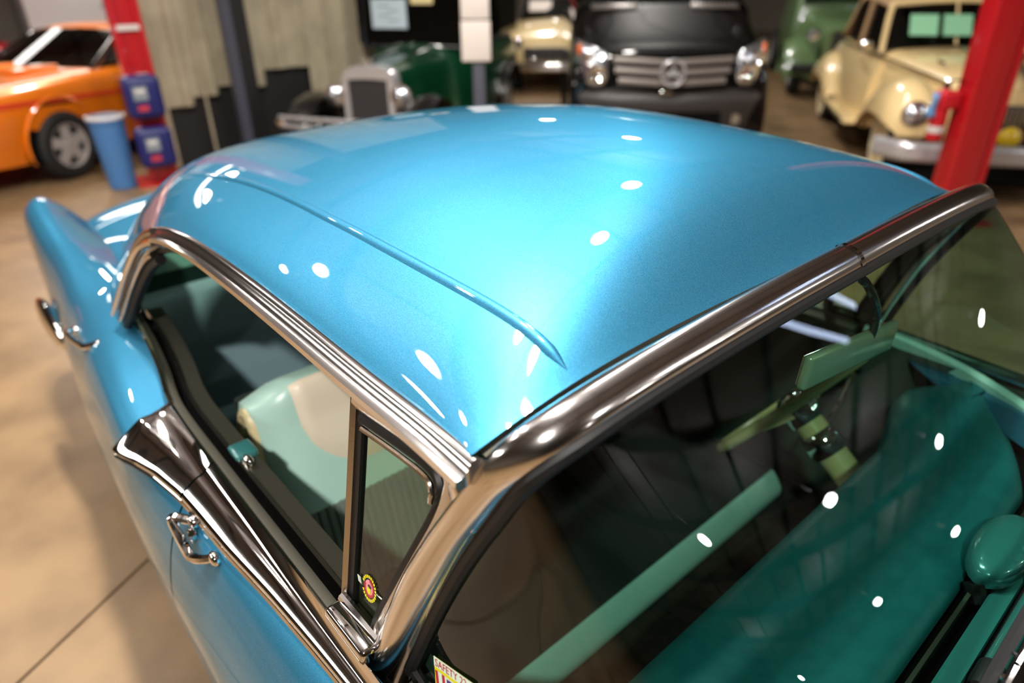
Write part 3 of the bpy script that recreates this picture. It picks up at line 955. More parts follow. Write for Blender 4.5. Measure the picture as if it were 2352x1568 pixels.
    MB().rbox((.366, .10, .966), (.012, .03, .008), .003).build('duct_clip', 'chrome', dash)
    bb = cat(BASE, 61)
    MB().grid([[(max(p[0] - .012, .07), p[1] * .985, .918), (.06, p[1] * .985, .918)] for p in bb[3:-3]]).build('cowl_floor', 'black_gap', dash)
    for s_ in (1,):
        MB().sweep(cat([(-.20, s_ * .742, .985), (-.10, s_ * .742, .982), (.05, s_ * .722, .970), (.20, s_ * .668, .955), (.30, s_ * .61, .945)], 24), [(-.016, -.02), (-.016, .004), (-.006, .009), (.012, .004), (.014, -.02)]).build('side_ledge', 'aqua_vinyl', dash, angle=50)
    # speaker-style pod in the middle
    M = Matrix.Rotation(R(-18), 3, 'Y')
    rows = []
    for i in range(13):
        t = i / 12
        r = math.sqrt(max(0, 1 - (1 - t) ** 2.6)) if t < 1 else 1
        rr = .046 * r
        rows.append([Vector((.312, .125, .974)) + Vector((.043 * math.cos(a_) * r, .100 * math.sin(a_) * r, .040 * (1 - t) ** .5 - .016)) for a_ in frange(0, 2 * PI * 27 / 28, 28)])
    pod = MB().grid(rows, close_v=True).build('defroster_pod', 'teal_metal', dash, angle=70)
    MB().tube([(.305, .03, .955), (.32, .02, .93)], .016, 10).build('pod_stem', 'rubber', dash)
    # wheel
    sw = empty('steering_wheel', (0, 0, 0)); sw.parent = CAR
    c = Vector((-.20, .385, .905)); ax = Vector((-.80, 0, .60)).normalized()
    e1 = Vector((0, 1, 0)); e2 = ax.cross(e1).normalized()
    def W(a, r, h=0): return c + e1 * math.cos(a) * r + e2 * math.sin(a) * r + ax * h
    MB().tube([W(a, .205) for a in frange(0, 2 * PI * 63 / 64, 64)], .0125, 10, closed=True).build('rim', 'wheel_cream', sw)
    MB().tube([W(a, .125, -.01) for a in frange(0, 2 * PI * 47 / 48, 48)], .005, 8, closed=True).build('horn_ring', 'chrome', sw)
    for a in (R(8), R(172)):
        MB().sweep([W(a, .03, -.03), W(a, .10, -.02), W(a, .20, 0)], [(-.020, -.007), (-.020, .007), (.020, .007), (.020, -.007)], [1.1, .9, .8], up=ax).build('spoke', 'wheel_cream', sw)
    MB().lathe([(.001, .02), (.03, .016), (.048, 0), (.052, -.03), (.04, -.06)], c, 'z', 20, Matrix((e1, e2, ax)).transposed()).build('hub', 'chrome', sw)
    colm = MB().tube([c - ax * .05, c - ax * .34], .036, 14).build('steering_column', 'wheel_cream', CAR)
    MB().lathe([(.040, -.03), (.046, -.02), (.046, .02), (.040, .03)], c - ax * .12, 'z', 18, Matrix((e1, e2, ax)).transposed()).build('collar', 'chrome', colm)
    MB().tube(cat([c - ax * .10, c - ax * .09 + Vector((0, .10, .03)), c - ax * .06 + Vector((0, .22, .06))], 12), .007, 8).build('gear_lever', 'chrome', colm)
    MB().ell(c - ax * .06 + Vector((0, .22, .06)), (.016, .016, .016)).build('lever_knob', 'rubber', colm)
    # mirror
    mr = empty('rearview_mirror', (0, 0, 0)); mr.parent = CAR
    st = cat([(-.005, .035, 1.405), (.020, .06, 1.38), (.025, .12, 1.31), (.015, .15, 1.255), (.010, .155, 1.235)], 20)
    MB().tube(st, .0075, 8).build('stalk', 'black_paint', mr)
    MB().rbox((-.005, .035, 1.40), (.03, .05, .012), .004).build('bracket', 'black_paint', mr)
    Mx = Matrix.Rotation(R(-9), 3, 'X')
    h = MB().rbox((0, 0, 0), (.018, .36, .062), .008, seg=3)
    h.v = [tuple(Vector((.012, .085, 1.243)) + Mx @ Vector(p)) for p in h.v]
    h.build('mirror_shell', 'mirror_back', mr)
    h = MB().rbox((-.010, 0, 0), (.003, .345, .052), .001, seg=1)
    h.v = [tuple(Vector((.012, .085, 1.243)) + Mx @ Vector(p)) for p in h.v]
    h.build('mirror_face', 'chrome', mr)
build_interior()

# inspection sticker on the windshield
def wpt(r, j):
    M, NB = len(WROWS) - 1, len(WROWS[0]) - 1
    a = min(int(r), M - 1); b = min(int(j), NB - 1)
    return WROWS[a][b].lerp(WROWS[a][b + 1], j - b).lerp(WROWS[a + 1][b].lerp(WROWS[a + 1][b + 1], j - b), r - a)
def build_sticker():
    o = Vector((-.1206, -.7321, 1.0328))
    ex = (Vector((-.0368, -.7278, 1.0572)) - o).normalized()
    ey = o - Vector((-.1172, -.7418, .9856)); ey = (ey - ex * ey.dot(ex)).normalized()
    en = ex.cross(ey)
    o = o + en * .0035 - ey * .018
    def quad(nm, x0, y0, x1, y1, ma, d, sk=0):
        return MB().add([o + ex * x + ey * y + en * d for x, y in ((x0, y0), (x1, y0), (x1 + sk, y1), (x0 + sk, y1))], [(0, 1, 2, 3)]).build(nm, ma, WIN, smooth=False)
    quad('sticker', 0, -.075, .085, .018, 'sticker_yellow', 0)
    quad('sticker_band', 0, .0035, .085, .018, 'sticker_white', .0004)
    quad('sticker_flag', .005, -.06, .042, -.001, 'sticker_white', .0004)
    for k in range(2):
        quad('flag_stripe', .006 + k * .014, -.058, .012 + k * .014, -.001, 'sticker_red', .0008, -.004 if k == 0 else -.003)
    quad('flag_canton', .028, -.04, .042, -.003, 'sticker_purple', .0010)
    star = []
    for k in range(10):
        r = .0026 if k % 2 == 0 else .0011
        star.append(o + ex * (.0385 + r * math.sin(k * PI / 5)) + ey * (-.008 + r * math.cos(k * PI / 5)) + en * .0013)
    MB().add(star, [tuple(range(10))]).build('flag_star', 'sticker_white', WIN, smooth=False)
    quad('sticker_figure', .008, -.06, .026, -.028, 'sticker_brown', .0012)
    text_mesh('sticker_lettering', 'SAFETY 22', .0150, 'sticker_red', WIN, o + ex * .003 + ey * .0055 + en * .0008, ex, ey, en, .0001)
build_sticker()

def glass_at(x, y):
    best = None
    for r in range(0, 201, 2):
        for j in range(0, 161, 2):
            p = wpt(r / 10, j / 2)
            d = (p.x - x) ** 2 + (p.y - y) ** 2
            if best is None or d < best[0]: best = (d, p)
    return best[1]
def build_wiper():
    wp = empty('wiper', (0, 0, 0)); wp.parent = CAR
    n = Vector((.66, 0, .75))
    ys = frange(-.42, .26, 9)
    g = [glass_at(.382, y) for y in ys]
    g2 = [Vector((.382, p.y, sum(q.z for q in g) / len(g) * 0 + p.z)) for p in g]
    P = cat([tuple(p) for p in g2], 40)
    MB().sweep([Vector(p) + n * .006 for p in P], [(-.0045, -.006), (-.0045, .006), (.0045, .006), (.0045, -.006)], up=n).build('blade', 'black_satin', wp, smooth=False)
    MB().sweep([Vector(p) + n * .010 + Vector((.017, 0, -.014)) for p in P], [(-.010, -.003), (-.006, .005), (.006, .005), (.010, -.003)], up=n).build('arm', 'chrome', wp, angle=40)
    for k in range(3, 38, 2):
        p = Vector(P[k]) + n * .013 + Vector((.005, 0, -.004))
        MB().rbox(p, (.006, .008 if k % 4 == 1 else .004, .006), .0015, seg=1).build('clip', 'chrome' if k % 4 == 1 else 'black_satin', wp)
build_wiper()

# ------------------------------------------------------------------ background things
def wheel(parent, c, r, wdt, axis, side, tire='tire', white=False, rim='rim_grey', spokes=5):
    h = wdt / 2
    prof = [(r * .62, h * .9), (r * .86, h), (r * .97, h * .72), (r, h * .3), (r, -h * .3), (r * .97, -h * .72), (r * .86, -h), (r * .62, -h * .9)]
    t = MB().lathe(prof, c, axis, 32).build('wheel', 'tire', parent)
    s = side
    def o(k): return Vector(c) + Vector((0, s * k, 0))
    if white:
        MB().lathe([(r * .60, s * (h * .98)), (r * .70, s * (h * 1.04)), (r * .86, s * (h * 1.03)), (r * .88, s * h * .98)], c, 'y', 32).build('whitewall', 'tire_white', t)
        MB().lathe([(.001, s * h * 1.05), (r * .25, s * h * 1.0), (r * .45, s * h * .9), (r * .6, s * h * .96)], c, 'y', 28).build('hubcap', 'ivory_paint' if white == 2 else 'chrome', t)
    else:
        MB().lathe([(r * .64, s * h * .95), (r * .60, s * h * .9), (r * .58, s * h * .4)], c, 'y', 28).build('rim_ring', rim, t)
        MB().lathe([(.001, s * h * .35), (r * .6, s * h * .35)], c, 'y', 24).build('rim_back', 'black_gap', t)
        for k in range(spokes):
            a = 2 * PI * k / spokes + .3
            d = Vector((math.cos(a), 0, math.sin(a)))
            MB().sweep([o(h * .72) + d * r * .08, o(h * .74) + d * r * .35, o(h * .66) + d * r * .61], [(-.05 * r * 3, -.02), (-.05 * r * 3, .01), (.05 * r * 3, .01), (.05 * r * 3, -.02)], up=(0, s, 0)).build('spoke', rim, t)
        MB().lathe([(.001, s * h * .86), (r * .12, s * h * .84), (r * .2, s * h * .6)], c, 'y', 16).build('hub', rim, t)
    return t
def loft_body(secs, n=40, m=33, cap=True):
    """secs: (x, [(y,z)...]) half profile from the centre line outwards and down; returns mirrored loft"""
    fl = [[s[0]] + [c for p in s[1] for c in p] for s in secs]
    k = len(secs[0][1])
    rows = []
    for i in range(n):
        v = crv(fl, i / (n - 1))
        h = cat([(v[1 + 2 * q], v[2 + 2 * q]) for q in range(k)], m)
        row = [(v[0], -y, z) for y, z in reversed(h)] + [(v[0], y, z) for y, z in h[1:]]
        rows.append(row)
    mb = MB().grid(rows)
    if cap:
        w_ = len(rows[0])
        mb.f.append(tuple(range(w_))); mb.f.append(tuple((n - 1) * w_ + i for i in range(w_)))
    return mb
def arch(parent, c, r, side, wdt=.02, name='arch_shade'):  # black disc on the body side, standing in for a shaded wheel well
    pts = [(c[0] + r * math.cos(a), c[2] + r * math.sin(a)) for a in frange(R(-20), R(200), 26)]
    return MB().prism(pts, c[1] + side * wdt, c[1] - side * .15, 'xz').build(name, 'black_gap', parent, smooth=False)
def lip(parent, c, r, side, ma, t=.012):
    return MB().tube([(c[0] + r * math.cos(a), c[1] + side * .022, c[2] + r * math.sin(a)) for a in frange(R(-18), R(198), 28)], t, 6).build('arch_lip', ma, parent)

def muscle_car(name, loc, rz, label, pm, stripe=True, seat='reflection_red'):
    t = empty(name, loc, rz, label=label, cat='car')
    secs = [(2.46, [(0, .72), (.45, .72), (.70, .70), (.80, .62), (.82, .48), (.78, .34)]),
            (2.38, [(0, .84), (.45, .84), (.78, .82), (.88, .72), (.90, .50), (.86, .28)]),
            (1.9, [(0, .92), (.40, .92), (.80, .90), (.95, .76), (.96, .50), (.91, .24)]),
            (1.2, [(0, .97), (.40, .96), (.82, .93), (.955, .79), (.965, .50), (.92, .22)]),
            (.6, [(0, .99), (.40, .985), (.82, .95), (.95, .81), (.965, .50), (.92, .22)]),
            (-.5, [(0, .98), (.40, .98), (.82, .95), (.945, .82), (.965, .50), (.92, .22)]),
            (-1.3, [(0, .99), (.40, .985), (.83, .97), (.96, .86), (.975, .52), (.92, .24)]),
            (-2.1, [(0, .96), (.40, .955), (.80, .93), (.93, .82), (.95, .52), (.90, .28)]),
            (-2.6, [(0, .86), (.40, .86), (.76, .84), (.86, .74), (.88, .50), (.84, .36)])]
    loft_body(secs, 50, 25).build('body', pm, t, angle=50)
    # cabin
    roof = [(.05, [(0, 1.315), (.40, 1.308), (.58, 1.285), (.62, 1.265)]), (-.25, [(0, 1.345), (.42, 1.338), (.60, 1.31), (.64, 1.285)]), (-.75, [(0, 1.345), (.42, 1.335), (.60, 1.305), (.64, 1.28)]), (-1.15, [(0, 1.29), (.42, 1.28), (.60, 1.25), (.66, 1.21)]), (-1.75, [(0, .99), (.42, .985), (.66, .97), (.74, .95)])]
    loft_body(roof, 24, 13, False).build('roof', pm, t, angle=60)
    wr = [[(.70, -.76, .955), (.78, -.4, .985), (.80, 0, .99), (.78, .4, .985), (.70, .76, .955)], [(.06, -.61, 1.268), (.07, -.35, 1.302), (.075, 0, 1.31), (.07, .35, 1.302), (.06, .61, 1.268)]]
    MB().grid([cat(r, 21) for r in (wr[0], [lerp(a, b, .5) for a, b in zip(*wr)], wr[1])]).build('windshield', 'dark_glass', t, angle=70)
    for sg in (-1, 1):
        MB().tube([(.72, sg * .775, .95), (.05, sg * .625, 1.28)], .020, 8).build('pillar', 'chrome', t)
        MB().add([(.60, sg * .77, .955), (.04, sg * .635, 1.262), (-.90, sg * .645, 1.265), (-1.2, sg * .74, .97)], [(0, 1, 2, 3)]).build('side_window', 'dark_glass', t, smooth=False)
        for x in (1.42, -1.42):
            arch(t, (x, sg * .962, .36), .43, sg, .006)
            lip(t, (x, sg * .950, .36), .435, sg, pm, .016)
            wheel(t, (x, sg * .905, .335), .335, .22, 'y', sg)
        if stripe:
            rows = []
            for k in range(30):
                x = 2.2 - k * .11
                z = .76 + .035 * math.sin((x - 1.2) * 1.2)
                rows.append([(x, sg * (.9775 - .030 * max(0, (x - 1.8) / .6) ** 1.5 * 2), z - .018), (x, sg * (.9745 - .030 * max(0, (x - 1.8) / .6) ** 1.5 * 2), z + .022)])
            MB().grid(rows).build('side_stripe', 'stripe_red', t)
        MB().lathe([(.001, .03), (.06, .02), (.075, 0), (.08, -.04)], (2.44, sg * .60, .60), 'x', 18).build('headlight', 'lens_white', t)
        MB().rbox((2.30, sg * .895, .45), (.11, .012, .045), .005).build('side_marker', 'lens_amber', t)
        MB().rbox((.30, sg * .45, .72), (.5, .45, .45), .08).build('seat', seat, t)  # red ones in the orange car are added to imitate a windshield reflection
        MB().rbox((1.0, sg * .28, .985), (.55, .22, .05), .022).build('hood_scoop', pm, t)
    MB().rbox((2.50, 0, .40), (.10, 1.6, .16), .04).build('bumper', pm, t)
    return t
def build_left_bay():
    o = muscle_car('muscle_car', (-9.44, .92, 0), R(-58), 'bright orange muscle car with a red side stripe behind the red lift post', 'orange_paint')
    o2 = muscle_car('coupe_car', (-12.6, -1.2, 0), R(-58), 'red coupe parked at the far left beyond the orange car', 'red_paint', False, 'dark_cloth')
    # white cabinet trailer and doorway far behind
    t = empty('box_trailer', (-15.4, 2.6, 0), R(-3), label='white box trailer with a red lower band behind the orange car', cat='trailer')
    MB().rbox((0, 0, 1.55), (1.6, 2.6, 1.5), .04).build('box', 'white_print', t)
    MB().box((0, 0, .66), (1.62, 2.62, .26)).build('lower_band', 'lift_red', t)
    for sy in (-.8, .8):
        MB().lathe([(.05, .1), (.28, .1), (.30, .05), (.30, -.05), (.28, -.1), (.05, -.1)], (.62, sy, .30), 'x', 20).build('wheel', 'tire', t)
    for k in range(4):
        MB().box((.806, -.10 + k * .12, 1.35 + .03 * (k % 2)), (.006, .08, .05 + .03 * ((k * 7) % 3))).build('script_mark', 'ink_grey', t)
    d = empty('door_1', (-16.9, -.2, 0)); tag(d, kind='structure')
    MB().box((0, 0, 1.3), (.05, 1.2, 2.6)).build('opening', 'black_gap', d)
    for s in (-1, 1):
        MB().box((.05, s * .65, 1.3), (.1, .14, 2.6)).build('jamb', 'white_print', d)
    a = empty('alarm_box', (-16.96, -1.9, 1.55), label='small red alarm box on the far wall', cat='alarm')
    MB().rbox((0, 0, 0), (.10, .22, .34), .02).build('case', 'red_plastic', a)
    MB().lathe([(.001, .02), (.05, .015), (.06, 0)], (.05, 0, .03), 'x', 14).build('button', 'white_print', a)
    # left lift post
    p = empty('lift_post', (-7.15, .86, 0), R(-8), label='tall red lift post with blue boxes strapped to it', cat='lift post')
    MB().rbox((0, 0, 1.9), (.20, .26, 3.8), .015).build('column', 'lift_red', p)
    for s in (-1, 1):
        MB().box((.115, s * .105, 1.9), (.04, .05, 3.7)).build('flange', 'lift_red', p)
    MB().box((0, 0, .01), (.45, .5, .02)).build('base_plate', 'lift_red', p)
    MB().box((.139, .0, 1.42), (.006, .19, .045)).build('plate', 'white_print', p)
    MB().box((.139, .02, .98), (.006, .10, .10)).build('plate', 'white_print', p)
    for i, z in enumerate((.84, .38)):
        b = empty('lift_box', (-6.91, .80, z), R(-8), label=('upper' if i == 0 else 'lower') + ' navy blue box strapped to the red lift post beside the waste bin', cat='box', group='navy boxes on the lift post')
        MB().rbox((.0, 0, 0), (.18, .32, .38), .06, seg=4).build('case', 'navy', b)
        MB().box((.092, -.03, .04), (.006, .12, .12)).build('label_panel', 'ink_grey', b)
        MB().box((.096, -.03, .06), (.004, .08, .03)).build('label_print', 'white_print', b)
        MB().box((.092, -.03, -.09), (.006, .09, .05)).build('red_print', 'ink_red', b)
    bn = empty('waste_bin', (-7.13, .48, 0), 0, label='light blue waste bin at the foot of the left red lift post', cat='bin')
    MB().lathe([(.001, .01), (.12, .01), (.155, .62), (.165, .63), (.165, .66), (.15, .66), (.11, .06)], n=24).build('tub', 'bin_blue', bn)
    MB().lathe([(.155, .655), (.172, .66), (.172, .685), (.155, .69)], n=24).build('rim', 'white_print', bn)
    bp = empty('steel_column', (-7.2, 1.86, 0), R(0), label='black steel column standing against the corrugated wall', cat='column')
    MB().box((0, .05, 1.8), (.18, .16, 3.6)).build('web', 'post_black', bp, smooth=False)
    MB().box((.06, -.075, 1.8), (.10, .10, 3.6)).build('flange', 'post_edge', bp, smooth=False)
    MB().box((0, 0, .01), (.34, .36, .02)).build('base_plate', 'post_black', bp, smooth=False)
build_left_bay()

def build_antique():
    t = empty('antique_car', (-6.06, 2.72, 0), R(-56), label='dark green antique car with a chrome radiator shell and round headlights', cat='car')
    # local origin under the radiator; +x forward
    sh = [(-.28, .40), (-.285, .85), (-.26, .95), (-.18, 1.0), (0, 1.025), (.18, 1.0), (.26, .95), (.285, .85), (.28, .40)]
    inn = [(-.215, .40), (-.215, .86), (-.20, .885), (-.10, .895), (0, .897), (.10, .895), (.20, .885), (.215, .86), (.215, .40)]
    rows = []
    so, si = cat(sh, 49), cat(inn, 49)
    rows = [[(-.10, y, z) for y, z in so], [(.05, y, z) for y, z in so], [(.075, y * .96, z - .006) for y, z in so], [(.075, y, z) for y, z in si], [(.03, y, z) for y, z in si]]
    MB().grid(rows).build('radiator_shell', 'plated', t, angle=60)
    MB().box((.03, 0, .645), (.03, .43, .50)).build('radiator_core', 'core_dark', t)
    MB().lathe([(.001, .11), (.010, .10), (.014, .06), (.035, .045), (.035, .03), (.03, 0)], (0, 0, 1.02), 'z', 16).build('radiator_cap', 'chrome', t)
    MB().tube([(0, -.05, 1.07), (0, .05, 1.07)], .008, 6).build('cap_wing', 'chrome', t)
    hood = [(-.08, [(0, 1.01), (.18, .985), (.255, .93), (.27, .70), (.27, .45)]), (-.6, [(0, 1.06), (.22, 1.03), (.33, .94), (.35, .70), (.35, .45)]), (-1.15, [(0, 1.10), (.28, 1.06), (.42, .95), (.45, .70), (.45, .45)])]
    hd = loft_body(hood, 14, 15).build('hood', 'green_paint', t, angle=40)
    for s in (-1, 1):
        for k in range(14):
            x = -.30 - k * .045
            yy = .275 + (.08 * (-x / 1.15)) + .012
            MB().box((x, s * (yy + .012), .68), (.012, .012, .22)).build('louvre', 'green_paint', hd)
    body = [(-1.15, [(0, 1.12), (.30, 1.08), (.48, .98), (.54, .70), (.54, .40)]), (-1.6, [(0, 1.12), (.40, 1.10), (.60, 1.02), (.66, .72), (.64, .38)]), (-3.2, [(0, 1.12), (.42, 1.10), (.62, 1.03), (.68, .72), (.66, .38)]), (-3.5, [(0, 1.0), (.35, .98), (.54, .92), (.60, .70), (.58, .42)])]
    loft_body(body, 20, 15).build('body', 'green_paint', t, angle=40)
    top = [(-1.2, [(0, 1.86), (.40, 1.85), (.60, 1.80), (.64, 1.72)]), (-1.5, [(0, 1.92), (.42, 1.91), (.63, 1.85), (.67, 1.75)]), (-3.1, [(0, 1.92), (.42, 1.91), (.63, 1.85), (.67, 1.75)]), (-3.4, [(0, 1.84), (.40, 1.83), (.58, 1.78), (.62, 1.70)])]
    loft_body(top, 16, 13).build('roof', 'black_satin', t, angle=50)
    fr = MB()
    for s in (-1, 1): fr.tube([(-1.22, s * .60, 1.06), (-1.27, s * .60, 1.80)], .028, 8)
    fr.tube([(-1.22, -.60, 1.08), (-1.22, .60, 1.08)], .022, 8).tube([(-1.27, -.60, 1.78), (-1.27, .60, 1.78)], .022, 8)
    wf = fr.build('windshield_frame', 'black_paint', t)
    MB().add([(-1.225, -.58, 1.09), (-1.225, .58, 1.09), (-1.265, .58, 1.77), (-1.265, -.58, 1.77)], [(0, 1, 2, 3)]).build('windshield', 'dark_glass', wf, smooth=False)
    MB().box((-1.55, 0, 1.35), (.05, 1.2, .7)).build('seat_back', 'dark_cloth', t)
    for s in (-1, 1):
        MB().box((-2.3, s * .645, 1.42), (2.2, .03, .62)).build('side_window', 'dark_glass', t)
    pl = MB().box((-1.195, -.26, 1.42), (.006, .42, .30)).build('window_placard', 'paper_blue', t)
    for k in range(4): MB().box((-1.190, -.26 + .10 * (k % 2) - .05, 1.50 - .05 * k), (.003, .14, .012)).build('placard_line', 'ink_grey', pl)
    pl = MB().box((-1.195, .14, 1.60), (.006, .26, .16)).build('window_placard', 'paper_yellow', t)
    MB().box((-1.190, .14, 1.62), (.003, .12, .07)).build('placard_mark', 'ink_red', pl)
    for s in (-1, 1):
        MB().lathe([(.001, .055), (.06, .045), (.095, .012), (.105, 0)], (.10, s * .36, .745), 'x', 22).build('headlight_lens', 'lens_white', t)
        h = MB().lathe([(.105, .0), (.112, .0), (.108, -.05), (.08, -.12), (.03, -.17), (.001, -.18)], (.10, s * .36, .745), 'x', 22).build('headlight', 'chrome', t)
        MB().tube([(.05, s * .36, .64), (.04, s * .33, .50)], .016, 8).build('headlight_stem', 'black_paint', h)
        # sweeping front fender
        rows = []
        for k in range(26):
            a = R(200 - k * 9.5)
            x, z = .02 + .47 * math.cos(PI - a) * -1, .36 + .40 * math.sin(a)
            if k > 17: pass
            yc = s * .62
            rows.append([(x, yc + dy, z + .055 * math.cos(dy / .15 * 1.4) - .05) for dy in frange(-.14, .14, 9)])
        tail = [(-.45, .55), (-.75, .40), (-1.1, .33)]
        MB().grid(rows).build('front_fender', 'black_paint', t, angle=60)
        MB().grid([[(x, s * (.50), z), (x, s * .62, z + .02), (x, s * .74, z)] for x, z in [(-.42, .48), (-.60, .40), (-.85, .36), (-2.3, .36)]]).build('running_board', 'black_paint', t)
        rows = []
        for k in range(20):
            a = R(10 + k * 9)
            rows.append([(-2.75 + .47 * math.cos(a), s * .66 + dy, .36 + .42 * math.sin(a) + .05 * math.cos(dy / .15 * 1.4) - .05) for dy in frange(-.14, .14, 9)])
        MB().grid(rows).build('rear_fender', 'black_paint', t, angle=60)
        for x in (.02, -2.75):
            wheel(t, (x, s * .62, .36), .36, .13, 'y', s, rim='rim_grey', spokes=10)
        MB().tube([(.42, s * .40, .50), (.30, s * .40, .46), (.05, s * .36, .44)], .018, 8).build('frame_horn', 'black_paint', t)
    for z in (.49, .57):
        MB().tube(cat([(.44, -.82, z), (.50, -.5, z), (.53, 0, z), (.50, .5, z), (.44, .82, z)], 20), .020, 8).build('bumper_bar', 'plated', t)
    for s in (-1, 1):
        MB().lathe([(.001, .02), (.04, .015), (.05, 0)], (.46, s * .80, .53), 'x', 14).build('bumper_end', 'chrome', t)
build_antique()

def build_sign():
    t = empty('sign_stand', (-4.30, 2.72, 0), R(-40), label='grey sign post with two white placards in front of the antique car', cat='sign')
    MB().lathe([(.001, .03), (.18, .025), (.20, .0)], n=24).build('base', 'grey_post', t)
    MB().rbox((0, 0, .80), (.07, .10, 1.55), .01).build('post', 'grey_post', t)
    MB().rbox((.05, -.015, 1.34), (.02, .235, .30), .008).build('placard', 'paper_white', t)
    MB().rbox((.05, -.015, 1.61), (.02, .225, .22), .008).build('placard', 'paper_white', t)
build_sign()

def build_cream_sedan():
    t = empty('sedan_car', (-8.45, 7.75, 0), R(-46), label='cream fifties sedan with a red roof behind the sign post', cat='car')
    secs = [(.22, [(0, .62), (.40, .62), (.66, .60), (.74, .52), (.76, .44), (.74, .36)]), (.10, [(0, .86), (.40, .86), (.74, .84), (.86, .74), (.88, .55), (.85, .34)]), (-.4, [(0, 1.02), (.40, 1.00), (.76, .95), (.90, .82), (.92, .55), (.88, .30)]), (-1.3, [(0, 1.08), (.40, 1.06), (.78, 1.0), (.90, .84), (.92, .55), (.88, .28)]), (-3.2, [(0, 1.06), (.40, 1.05), (.78, 1.0), (.90, .84), (.92, .55), (.88, .28)]), (-4.6, [(0, .80), (.40, .80), (.70, .78), (.80, .68), (.82, .5), (.80, .36)])]
    loft_body(secs, 36, 21).build('body', 'cream_paint', t, angle=50)
    loft_body([(-1.75, [(0, 1.50), (.40, 1.49), (.60, 1.46), (.64, 1.42)]), (-2.1, [(0, 1.56), (.42, 1.55), (.62, 1.51), (.66, 1.46)]), (-3.0, [(0, 1.56), (.42, 1.55), (.62, 1.51), (.66, 1.46)]), (-3.6, [(0, 1.40), (.42, 1.39), (.62, 1.36), (.66, 1.32)])], 16, 11).build('roof', 'red_paint', t, angle=50)
    MB().grid([cat([(-1.28, -.74, 1.02), (-1.2, 0, 1.09), (-1.28, .74, 1.02)], 15), cat([(-1.72, -.63, 1.42), (-1.68, 0, 1.49), (-1.72, .63, 1.42)], 15)]).build('windshield', 'dark_glass', t)
    MB().box((-1.42, -.36, 1.26), (.01, .40, .22), m=Matrix.Rotation(R(-42), 3, 'Y')).build('window_placard', 'paper_white', t)
    for s in (-1, 1):
        MB().tube([(-1.30, s * .755, 1.01), (-1.74, s * .64, 1.43)], .022, 8).build('pillar', 'chrome', t)
        MB().add([(-1.4, s * .76, 1.02), (-1.8, s * .655, 1.42), (-3.3, s * .655, 1.36), (-3.6, s * .76, 1.02)], [(0, 1, 2, 3)]).build('side_window', 'dark_glass', t, smooth=False)
        MB().lathe([(.001, .06), (.06, .05), (.09, .02), (.105, 0), (.11, -.06)], (.16, s * .66, .74), 'x', 20).build('headlight', 'chrome', t)
        for x in (-.75, -3.6):
            arch(t, (x, s * .915, .36), .41, s, .012)
            wheel(t, (x, s * .83, .335), .335, .18, 'y', s, white=True)
    MB().rbox((.18, 0, .60), (.12, 1.15, .22), .05).build('grille', 'core_dark', t)
    for k in range(9): MB().rbox((.245, -.5 + k * .125, .60), (.02, .02, .20), .005).build('grille_bar', 'chrome', t)
    MB().rbox((.30, 0, .42), (.12, 1.75, .16), .05, seg=4).build('bumper', 'chrome', t)
    for s in (-1, 1): MB().rbox((.36, s * .38, .46), (.08, .09, .24), .035, seg=3).build('bumper_guard', 'chrome', t)
    MB().ell((.06, 0, .95), (.10, .03, .03)).build('hood_ornament', 'chrome', t)
build_cream_sedan()

